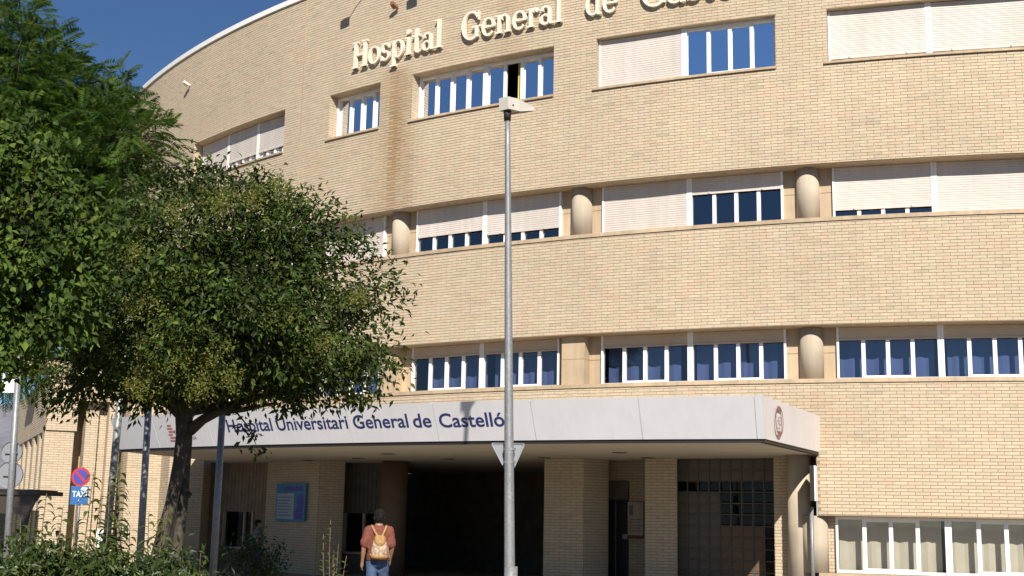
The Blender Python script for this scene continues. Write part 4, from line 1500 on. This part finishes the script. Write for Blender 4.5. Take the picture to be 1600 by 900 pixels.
# yellow green fruit sprays
sp = [(335, 320, 40), (250, 540, 60), (230, 590, 45), (290, 560, 40), (340, 550, 40), (300, 600, 40), (215, 600, 30), (395, 310, 26), (440, 290, 22), (240, 465, 30), (440, 495, 25), (360, 590, 30), (205, 480, 25), (215, 395, 25), (270, 325, 25), (500, 540, 22), (560, 470, 20)]
q = []
for u, v, r_ in sp:
    for _ in range(int(r_ * 0.30)):
        c = np.array(at(u + random.gauss(0, r_ * .38), v + random.gauss(0, r_ * .30), TYY - 2.0 + random.random() * .8))
        q.append(c + rng.normal(size=(46, 3)) * np.array([.045, .045, .055]))
q = np.concatenate(q)
n = len(q)
leaves(q, unit(n) + np.array([[0, -.3, .4]]), unit(n), rng.uniform(.018, .04, n), rng.uniform(.010, .02, n), tints(n, [(0.17, 0.19, 0.035), (0.13, 0.16, 0.03), (0.20, 0.19, 0.045)]), "fruit_sprays", M['leaf_shrub'], privet)

# --- feathery tree behind, upper left
FY = 21.0
fb = Vector((at(-110, 800, FY).x, FY, 0))
feather = empty("feathery_tree", fb, "tall tree with fine feathery bright green fronds at upper left", "tree")
FBL = [(30, 130, 110, 110, 0), (120, 170, 90, 75, 0), (175, 215, 95, 70, -.4), (60, 250, 150, 110, .4), (150, 290, 110, 80, -.2), (40, 60, 55, 55, .2), (215, 215, 62, 42, -.6), (5, 20, 60, 60, 0), (70, 120, 70, 70, .3), (110, 230, 90, 70, .5), (80, 360, 150, 90, .4), (185, 135, 28, 36, 0), (-60, 200, 90, 160, 0), (40, 440, 140, 90, .5), (130, 400, 100, 70, .6), (20, 540, 110, 60, .8)]
fblobs = px_blobs(FBL, FY, 1.6)
mb = MB()
ft = at(-40, 420, FY)
mb.tube([fb, fb.lerp(ft, .5) + Vector((.1, 0, 0)), ft, at(40, 200, FY)], [0.2, 0.16, 0.12, 0.05], 12)
for c, s_ in fblobs:
    pth = limb_path(ft, Vector(c), 0.12)
    mb.tube(pth, [0.07 - 0.055 * k / 6 for k in range(7)], 7)
    for _ in range(6):
        e = c + unit(1)[0] * s_ * 0.9
        mb.tube(limb_path(pth[random.randint(2, 6)], Vector(e), 0.1, 4), [0.02, 0.015, 0.011, 0.008, 0.004], 5)
mb.build("trunk", M['bark'], feather, smooth=True)
nf = 5200
fp, fd = sample_blobs(fblobs, nf, 0.45)
V_, F_, T_ = [], [], []
fa = fd * 0.9 + rng.normal(size=(nf, 3)) * 0.55 + np.array([[0.15, -0.1, 0.22]])
fa /= np.linalg.norm(fa, axis=1, keepdims=True)
up = np.tile(np.array([[0, 0, 1.0]]), (nf, 1)) + rng.normal(size=(nf, 3)) * 0.35
sd_ = np.cross(fa, up); sd_ /= np.linalg.norm(sd_, axis=1, keepdims=True)
nn_ = np.cross(sd_, fa)
FL = rng.uniform(0.30, 0.52, nf)
ft_ = tints(nf, [(0.058, 0.118, 0.022), (0.080, 0.142, 0.026), (0.036, 0.080, 0.02), (0.105, 0.16, 0.032)], 0.16)
npair = 15
allpos, allax, allnr, allL, allT = [], [], [], [], []
for j in range(npair):
    t = (j + 0.6) / npair
    base = fp + fa * (FL * t)[:, None] - np.array([[0, 0, 1.0]]) * (FL * 0.30 * t * t)[:, None]
    ln = FL * 0.34 * math.sin(math.pi * (0.12 + 0.80 * t)) ** 0.8
    for sg in (-1, 1):
        allpos.append(base); allax.append(sd_ * sg * 0.9 + fa * 0.55 - np.array([[0, 0, 0.18]]) + rng.normal(size=(nf, 3)) * 0.06)
        allnr.append(nn_ + rng.normal(size=(nf, 3)) * 0.15); allL.append(ln); allT.append(ft_)
allpos = np.concatenate(allpos); allL = np.concatenate(allL)
leaves(allpos, np.concatenate(allax), np.concatenate(allnr), allL, np.maximum(0.015, allL * 0.17), np.concatenate(allT), "crown", M['leaf_feather'], feather, 0.15)

# --- broad-leaved tree, nearest at left
BY = 11.0
bb = Vector((at(-90, 850, BY).x, BY, 0))
broad = empty("broadleaf_tree", bb, "light green broad-leaved tree reaching in from the left edge", "tree")
BB = [(20, 300, 95, 105, 0), (85, 320, 70, 80, 0), (40, 420, 110, 70, -.1), (110, 395, 62, 48, .1), (20, 510, 90, 60, 0), (85, 490, 62, 50, .1), (10, 215, 50, 40, 0), (140, 345, 36, 24, 0), (30, 575, 60, 22, .1), (-60, 400, 100, 160, 0), (60, 235, 36, 30, .1)]
bblobs = px_blobs(BB, BY, 0.7)
mb = MB()
bt = at(-80, 560, BY)
mb.tube([bb, bb.lerp(bt, .5) + Vector((.05, 0, 0)), bt, at(-40, 400, BY)], [0.14, 0.12, 0.09, 0.04], 12)
for c, s_ in bblobs:
    pth = limb_path(bt, Vector(c), 0.14)
    mb.tube(pth, [0.035 - 0.028 * k / 6 for k in range(7)], 7)
    for _ in range(5):
        mb.tube(limb_path(pth[random.randint(2, 6)], Vector(c + unit(1)[0] * s_ * 0.95), 0.1, 4), [0.010, 0.008, 0.006, 0.004, 0.002], 5)
mb.build("trunk", M['bark'], broad, smooth=True)
nb = 230
bc, bd = sample_blobs(bblobs, nb, 0.6)
npl = 34
pos = np.repeat(bc, npl, axis=0) + rng.normal(size=(nb * npl, 3)) * np.array([.09, .09, .08])
n = len(pos)
ax = unit(n) * 0.7 + np.repeat(bd, npl, axis=0) * 0.4 + np.array([[0.1, -0.15, -0.55]])
nr_ = unit(n) * 0.6 + np.array([[0.05, -0.55, 0.6]])
bck = np.repeat(np.clip(rng.normal(1, .28, (nb, 1)), .5, 1.7), npl, axis=0)
leaves(pos, ax, nr_, rng.uniform(.06, .10, n), rng.uniform(.042, .068, n), tints(n, [(0.078, 0.125, 0.022), (0.056, 0.098, 0.02), (0.115, 0.16, 0.03), (0.036, 0.064, 0.015)]) * np.concatenate([bck, bck, bck, np.ones_like(bck)], axis=1), "crown", M['leaf_broad'], broad, 0.1)

# --- shrubs along the bottom
def shrub(u, vtop, Y, width_px, nst, label, leaf_l=(.12, .18), leaf_w=(.028, .044), cols=None, density=1.15, arch=0.75, sparse_tall=(), cat="shrub"):
    """upright stems from one root, each carrying arching narrow leaves in rows"""
    k = Y / FPX
    c = at(u, 880, Y)
    e = empty("shrub", (c.x, Y, 0.05), label, cat)
    st = MB()
    pos, ax, nr_, ln = [], [], [], []
    stems = []
    for i in range(nst):
        fu = random.uniform(-1, 1)
        zt = at(u, vtop + random.uniform(0, 70) + 30 * abs(fu), Y).z
        stems.append((c.x + fu * width_px * k * 0.5, zt, 1.0))
    for du, vt in sparse_tall:
        stems.append((c.x + du * k, at(u, vt, Y).z, 0.9))
    for x, zt, dn in stems:
        yy = Y + random.uniform(-.35, .35)
        x0 = c.x + (x - c.x) * 0.45
        pts = [Vector((x0 + (x - x0) * t ** 1.3 + 0.02 * math.sin(5 * t + x * 9), yy + 0.03 * math.sin(4 * t + x * 5), 0.05 + (zt - 0.05) * t)) for t in np.linspace(0, 1, 7)]
        st.tube(pts, [0.011 - 0.0085 * j / 6 for j in range(7)], 5)
        m = int((zt - 0.2) / 0.035 * density)
        for j in range(m):
            t = 0.16 + 0.84 * j / m
            f = t * 6; i0 = min(5, int(f))
            p = pts[i0].lerp(pts[i0 + 1], f - i0)
            a = (j * 2.4) + random.uniform(-.5, .5)
            if random.random() < 0.6:
                a = 0.0 if j % 2 else math.pi
                a += random.gauss(0, .45)
            d = Vector((math.cos(a), math.sin(a) * 0.8 - 0.1, 0.55))
            pos.append(p); ax.append(d); nr_.append((random.gauss(0, .2), -0.3 + random.gauss(0, .2), 1)); ln.append(random.uniform(*leaf_l) * (0.65 + 0.5 * math.sin(math.pi * min(1, t))))
    st.build("stems", M['stem'], e, smooth=True)
    n = len(pos)
    cols = cols or [(0.065, 0.095, 0.024), (0.095, 0.125, 0.032), (0.045, 0.07, 0.02)]
    leaves(np.array([tuple(p) for p in pos]), np.array([tuple(d) for d in ax]), np.array(nr_), np.array(ln), rng.uniform(*leaf_w, n), tints(n, cols, .2), "foliage", M['leaf_shrub'], e, arch, 4)
    return e

def bush(u, v, Y, ru, rv, nl, label, cols, leaf=(.05, .09)):
    k = Y / FPX
    c = at(u, v, Y)
    e = empty("bush", (c.x, Y, 0.05), label, "bush")
    mb = MB()
    for i in range(14):
        q = Vector((c.x + random.uniform(-.8, .8) * ru * k, Y + random.uniform(-.3, .3), c.z + random.uniform(-.4, .5) * rv * k))
        mb.tube(limb_path(Vector((c.x + random.uniform(-.3, .3) * ru * k, Y, 0.05)), q, .1, 4), [.014, .011, .008, .006, .003], 5)
    mb.build("stems", M['stem'], e, smooth=True)
    nc_ = max(8, nl // 40)
    d = unit(nc_)
    cc = np.array(c) + d * np.array([ru * k, .42, rv * k]) * (0.45 + 0.55 * rng.random((nc_, 1)) ** .5)
    pos = np.repeat(cc, 40, axis=0) + rng.normal(size=(nc_ * 40, 3)) * .075
    pos[:, 2] = np.maximum(pos[:, 2], 0.08)
    n = len(pos)
    leaves(pos, unit(n) + np.array([[0, -.1, .25]]), unit(n) * .6 + np.array([[0, -.3, .8]]), rng.uniform(*leaf, n), rng.uniform(.018, .032, n), tints(n, cols), "foliage", M['leaf_shrub'], e, .25)
    return e

SY0 = 9.6
G1 = [(0.060, 0.095, 0.022), (0.088, 0.125, 0.030), (0.036, 0.062, 0.018)]
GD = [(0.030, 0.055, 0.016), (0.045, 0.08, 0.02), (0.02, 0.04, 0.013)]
shrub(40, 800, SY0 + .3, 90, 9, "leafy upright shrub below the shelter at far left", sparse_tall=((30, 770),))
shrub(118, 800, SY0, 70, 7, "tall-stemmed shrub in front of the taxi sign", sparse_tall=((-8, 735), (12, 770), (-25, 790)))
shrub(172, 805, SY0 + .2, 60, 6, "shrub with the tallest arching stem beside the left canopy post", sparse_tall=((-8, 722), (2, 745), (8, 735)))
shrub(236, 810, SY0 + .1, 70, 7, "leafy shrub just left of the tree trunk foot", sparse_tall=((5, 788), (-16, 800), (14, 800)))
shrub(290, 850, SY0 + .3, 50, 5, "low leafy shrub right of the tree trunk foot")
shrub(517, 850, SY0 + .6, 34, 3, "slender upright green shrub left of the walking person", leaf_l=(.045, .07), leaf_w=(.016, .026), arch=.2, density=1.3, sparse_tall=((2, 812), (-6, 835), (24, 868), (8, 850)))
shrub(585, 878, SY0 + .3, 36, 3, "short green shrub at the walking person's feet", leaf_l=(.045, .07), arch=.25)
bush(60, 915, SY0 - .2, 95, 50, 2600, "dense low bush in the bottom left corner", G1)
bush(170, 920, SY0 - .25, 85, 45, 2200, "dense low bush in front of the left canopy post", G1)
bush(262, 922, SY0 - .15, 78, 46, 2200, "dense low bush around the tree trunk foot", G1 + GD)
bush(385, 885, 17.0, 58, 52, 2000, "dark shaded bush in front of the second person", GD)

# ------------------------------------------------------------------ people
def capsule(bm_v, bm_f, pts, rads, n=14, flat=1.0, axis=None):
    mb = MB()
    mb.v, mb.f = bm_v, bm_f
    pts = [Vector(p) for p in pts]
    d0, d1 = (pts[0] - pts[1]).normalized(), (pts[-1] - pts[-2]).normalized()
    r0, r1 = rads[0], rads[-1]
    P_ = [pts[0] + d0 * r0 * .9, pts[0] + d0 * r0 * .55] + pts + [pts[-1] + d1 * r1 * .55, pts[-1] + d1 * r1 * .9]
    R_ = [r0 * .35, r0 * .8] + list(rads) + [r1 * .8, r1 * .35]
    mb.tube(P_, R_, n)

def loft(bm_v, bm_f, secs, n=24):
    """elliptical sections (x, y, z, rx, ry) from bottom to top, closed"""
    i = len(bm_v)
    for x, y, z, rx, ry in secs:
        for k in range(n):
            a = 2 * math.pi * k / n
            bm_v.append(Vector((x + rx * math.cos(a), y + ry * math.sin(a), z)))
    m = len(secs)
    for s_ in range(m - 1):
        for k in range(n):
            k2 = (k + 1) % n
            bm_f.append((i + s_ * n + k, i + s_ * n + k2, i + (s_ + 1) * n + k2, i + (s_ + 1) * n + k))
    bm_f.append(tuple(i + k for k in range(n))[::-1])
    bm_f.append(tuple(i + (m - 1) * n + k for k in range(n)))

def fused(name, V, F_, mat, parent, xf, voxel, smooth_it=6):
    """pieces fused into one continuous surface"""
    mb = MB()
    mb.v, mb.f = [xf @ Vector(v) for v in V], F_
    o = mb.build(name, mat, parent)
    r = o.modifiers.new("Remesh", 'REMESH')
    r.mode = 'VOXEL'; r.voxel_size = voxel; r.use_smooth_shade = True
    s_ = o.modifiers.new("Smooth", 'SMOOTH')
    s_.factor = 0.5; s_.iterations = smooth_it
    return o

def person(loc, yaw, H, label, shirt, trousers, sleeve=True):
    """figure facing +y before yaw, mid-step; H standing height"""
    e = empty("person", loc, label, "person")
    k = H / 1.70
    xf = Matrix.Translation(Vector(loc)) @ Matrix.Rotation(yaw, 4, 'Z') @ Matrix.Scale(k, 4)
    V, F_ = [], []
    # trunk and neck and head
    loft(V, F_, [(0, 0, .80, .12, .09), (0, 0, .86, .165, .115), (0, 0, .95, .165, .12), (0, 0, 1.05, .14, .105), (0, .0, 1.18, .155, .112), (0, -.005, 1.30, .175, .115), (0, -.005, 1.38, .165, .095), (0, -.005, 1.43, .085, .065), (0, .0, 1.48, .056, .056)])
    capsule(V, F_, [(0, -.0, 1.42), (0, .012, 1.52)], [.056, .054])
    loft(V, F_, [(0, .03, 1.475, .03, .035), (0, .03, 1.495, .052, .06), (0, .022, 1.53, .066, .082), (0, .012, 1.58, .074, .094), (0, .008, 1.63, .073, .094), (0, .004, 1.67, .058, .078), (0, 0, 1.70, .028, .04)], 22)
    loft(V, F_, [(0, .108, 1.545, .016, .014), (0, .118, 1.56, .017, .016), (0, .104, 1.59, .009, .010)], 10)       # nose
    for s_ in (-1, 1):
        loft(V, F_, [(s_ * .076, .0, 1.545, .008, .014), (s_ * .081, -.002, 1.57, .011, .022), (s_ * .080, -.004, 1.60, .009, .018)], 10)   # ears
        capsule(V, F_, [(s_ * .036, .084, 1.515), (0, .096, 1.512)], [.008, .010], 8)       # lips
        # arms, slightly bent, left one hanging clear of the body
        sh, el, wr = Vector((s_ * .170, -.01, 1.375)), Vector((s_ * .232, -.045 if s_ < 0 else -.02, 1.105)), Vector((s_ * .246, .035, .875))
        if s_ > 0: el, wr = Vector((.222, -.03, 1.11)), Vector((.20, .11, .90))
        capsule(V, F_, [sh, sh.lerp(el, .5), el], [.056, .050, .042])
        capsule(V, F_, [el, el.lerp(wr, .35), wr], [.042, .040, .027])
        hd_ = (wr - el).normalized()
        pm_ = wr + hd_ * .055
        capsule(V, F_, [wr, pm_, wr + hd_ * .09], [.026, .030, .027], 12)
        fwd = Vector((0, 1, 0)); fwd = (fwd - hd_ * fwd.dot(hd_)).normalized()
        inn = Vector((-s_, 0, 0)); inn = (inn - hd_ * inn.dot(hd_)).normalized()
        for j, ln in enumerate((.068, .076, .070, .056)):
            b_ = wr + hd_ * .092 + fwd * (.027 - .018 * j)
            m_ = b_ + hd_ * ln * .5 + inn * .006
            t_ = m_ + hd_ * ln * .42 + inn * .022
            capsule(V, F_, [b_ - hd_ * .02, b_, m_, t_], [.009, .009, .0085, .007], 8)
        b_ = wr + hd_ * .03 + fwd * .024
        capsule(V, F_, [b_, b_ + hd_ * .03 + fwd * .022, b_ + hd_ * .062 + fwd * .026 + inn * .01], [.012, .0105, .008], 8)
        # legs in mid-step
        fw = .13 if s_ > 0 else -.12
        hip, kn, an = Vector((s_ * .088, 0, .86)), Vector((s_ * .095, fw * .75 + .02, .47)), Vector((s_ * .092, fw * 1.5, .085))
        if s_ < 0: an = Vector((s_ * .092, -.26, .11))
        capsule(V, F_, [hip, hip.lerp(kn, .5), kn], [.088, .074, .056])
        capsule(V, F_, [kn, kn.lerp(an, .35), an], [.054, .053, .034])
        capsule(V, F_, [an + Vector((0, -.03, -.035)), an + Vector((0, .10, -.05)), an + Vector((0, .16, -.055))], [.036, .038, .028], 12)
    fused("body", V, F_, M['skin'], e, xf, 0.0105 * k, 4)
    # shirt: torso and short sleeves, one loose surface
    V, F_ = [], []
    loft(V, F_, [(0, 0, .885, .190, .142), (0, 0, .90, .192, .145), (0, 0, 1.05, .180, .138), (0, 0, 1.20, .190, .142), (0, -.005, 1.31, .205, .142), (0, -.005, 1.395, .190, .118), (0, -.005, 1.445, .105, .085), (0, 0, 1.452, .070, .068)])
    for s_ in (-1, 1):
        sh = Vector((s_ * .160, -.01, 1.372)); el = Vector((s_ * .232, -.045, 1.105)) if s_ < 0 else Vector((.222, -.03, 1.11))
        capsule(V, F_, [sh, sh.lerp(el, .4), sh.lerp(el, .82)], [.084, .078, .078])
    so = fused("shirt", V, F_, M[shirt], e, xf, 0.016 * k, 4)
    # trousers
    V, F_ = [], []
    loft(V, F_, [(0, 0, .80, .165, .125), (0, 0, .88, .180, .132), (0, 0, .96, .172, .128), (0, 0, 1.0, .16, .122)])
    for s_ in (-1, 1):
        fw = .13 if s_ > 0 else -.12
        hip, kn, an = Vector((s_ * .090, 0, .86)), Vector((s_ * .097, fw * .75 + .02, .47)), Vector((s_ * .094, fw * 1.5, .11))
        if s_ < 0: an = Vector((s_ * .094, -.255, .14))
        capsule(V, F_, [hip, hip.lerp(kn, .5), kn, kn.lerp(an, .5), an], [.100, .088, .072, .066, .060])
    tr_ = fused("trousers", V, F_, M[trousers], e, xf, 0.015 * k, 4)
    tx = bpy.data.textures.get("cloth folds") or bpy.data.textures.new("cloth folds", 'CLOUDS')
    tx.noise_scale = 0.09
    for ob_ in (so, tr_):
        dm = ob_.modifiers.new("Folds", 'DISPLACE')
        dm.texture = tx; dm.strength = 0.035; dm.mid_level = 0.45
    # shoes
    for s_ in (-1, 1):
        fw = .13 if s_ > 0 else -.12
        an = Vector((s_ * .092, fw * 1.5, .085)) if s_ > 0 else Vector((s_ * .092, -.26, .11))
        V, F_ = [], []
        capsule(V, F_, [an + Vector((0, -.045, -.04)), an + Vector((0, .06, -.045)), an + Vector((0, .17, -.05))], [.045, .046, .036], 14)
        fused("shoe", V, F_, M['shoe'], e, xf, 0.012 * k, 3)
    # hair cap
    V, F_ = [], []
    loft(V, F_, [(0, -.035, 1.500, .056, .045), (0, -.030, 1.535, .074, .070), (0, -.022, 1.58, .086, .090), (0, -.008, 1.63, .087, .104), (0, -.002, 1.675, .076, .094), (0, 0, 1.705, .05, .062), (0, 0, 1.718, .02, .025)])
    for _ in range(40):
        d = unit(1)[0]; d[2] = abs(d[2])
        p = Vector((d[0] * .083, -.012 + d[1] * .098 - (0.03 if d[1] > .3 else 0), 1.62 + d[2] * .09))
        capsule(V, F_, [p * 1.0, p + Vector((d[0] * .012, d[1] * .012, .004))], [.013, .010], 6)
    fused("hair", V, F_, M['hair'], e, xf, 0.009 * k, 2)
    return e, xf

pp = at(592, 830, 21.0)
pe, xf = person((pp.x, 21.0, 0.008), rad(9), 1.71, "person in a brick-red shirt and blue jeans walking towards the entrance", 'shirt', 'denim')
bpk = empty("backpack", xf @ Vector((0, -.2, 1.1)), "straw-coloured patterned backpack on the walking person's back", "backpack")
V, F_ = [], []
loft(V, F_, [(0.01, -.205, .925, .105, .06), (0.01, -.215, .95, .135, .085), (0.01, -.22, 1.06, .135, .092), (0.01, -.215, 1.18, .115, .078), (0.01, -.205, 1.255, .085, .058), (0.01, -.195, 1.28, .05, .04)])
fused("pouch", V, F_, M['bag_print'], bpk, xf, 0.012, 3)
V, F_ = [], []
loft(V, F_, [(0.01, -.265, 1.115, .035, .045), (0.01, -.26, 1.17, .085, .06), (0.01, -.232, 1.245, .098, .072), (0.01, -.205, 1.30, .07, .05)])
fused("flap", V, F_, M['bag'], bpk, xf, 0.012, 3)
V, F_ = [], []
loft(V, F_, [(0.01, -.21, .915, .11, .066), (0.01, -.218, .945, .142, .094), (0.01, -.22, .985, .143, .097)])
fused("bottom_panel", V, F_, M['bag'], bpk, xf, 0.012, 3)
for s_ in (-1, 1):
    V, F_ = [], []
    capsule(V, F_, [(s_ * .03 + .01, -.205, 1.27), (s_ * .085, -.155, 1.37), (s_ * .115, -.09, 1.435), (s_ * .12, .02, 1.445), (s_ * .125, .115, 1.36), (s_ * .135, .125, 1.15), (s_ * .14, -.04, 1.0), (s_ * .11, -.17, .965)], [.021] * 8, 8)
    fused("strap", V, F_, M['bag'], bpk, xf, 0.011, 2)
MB().tube([xf @ Vector((.14, -.24, 1.12)), xf @ Vector((.155, -.25, 1.02)), xf @ Vector((.17, -.245, .95))], [.006, .006, .008], 6).build("cord", M['bag'], bpk)

p2 = at(402, 840, 34.5)
person((p2.x, 34.5, 0.008), rad(-75), 1.45, "dim figure in a grey shirt standing in shade behind the bush", 'grey_cloth', 'denim')
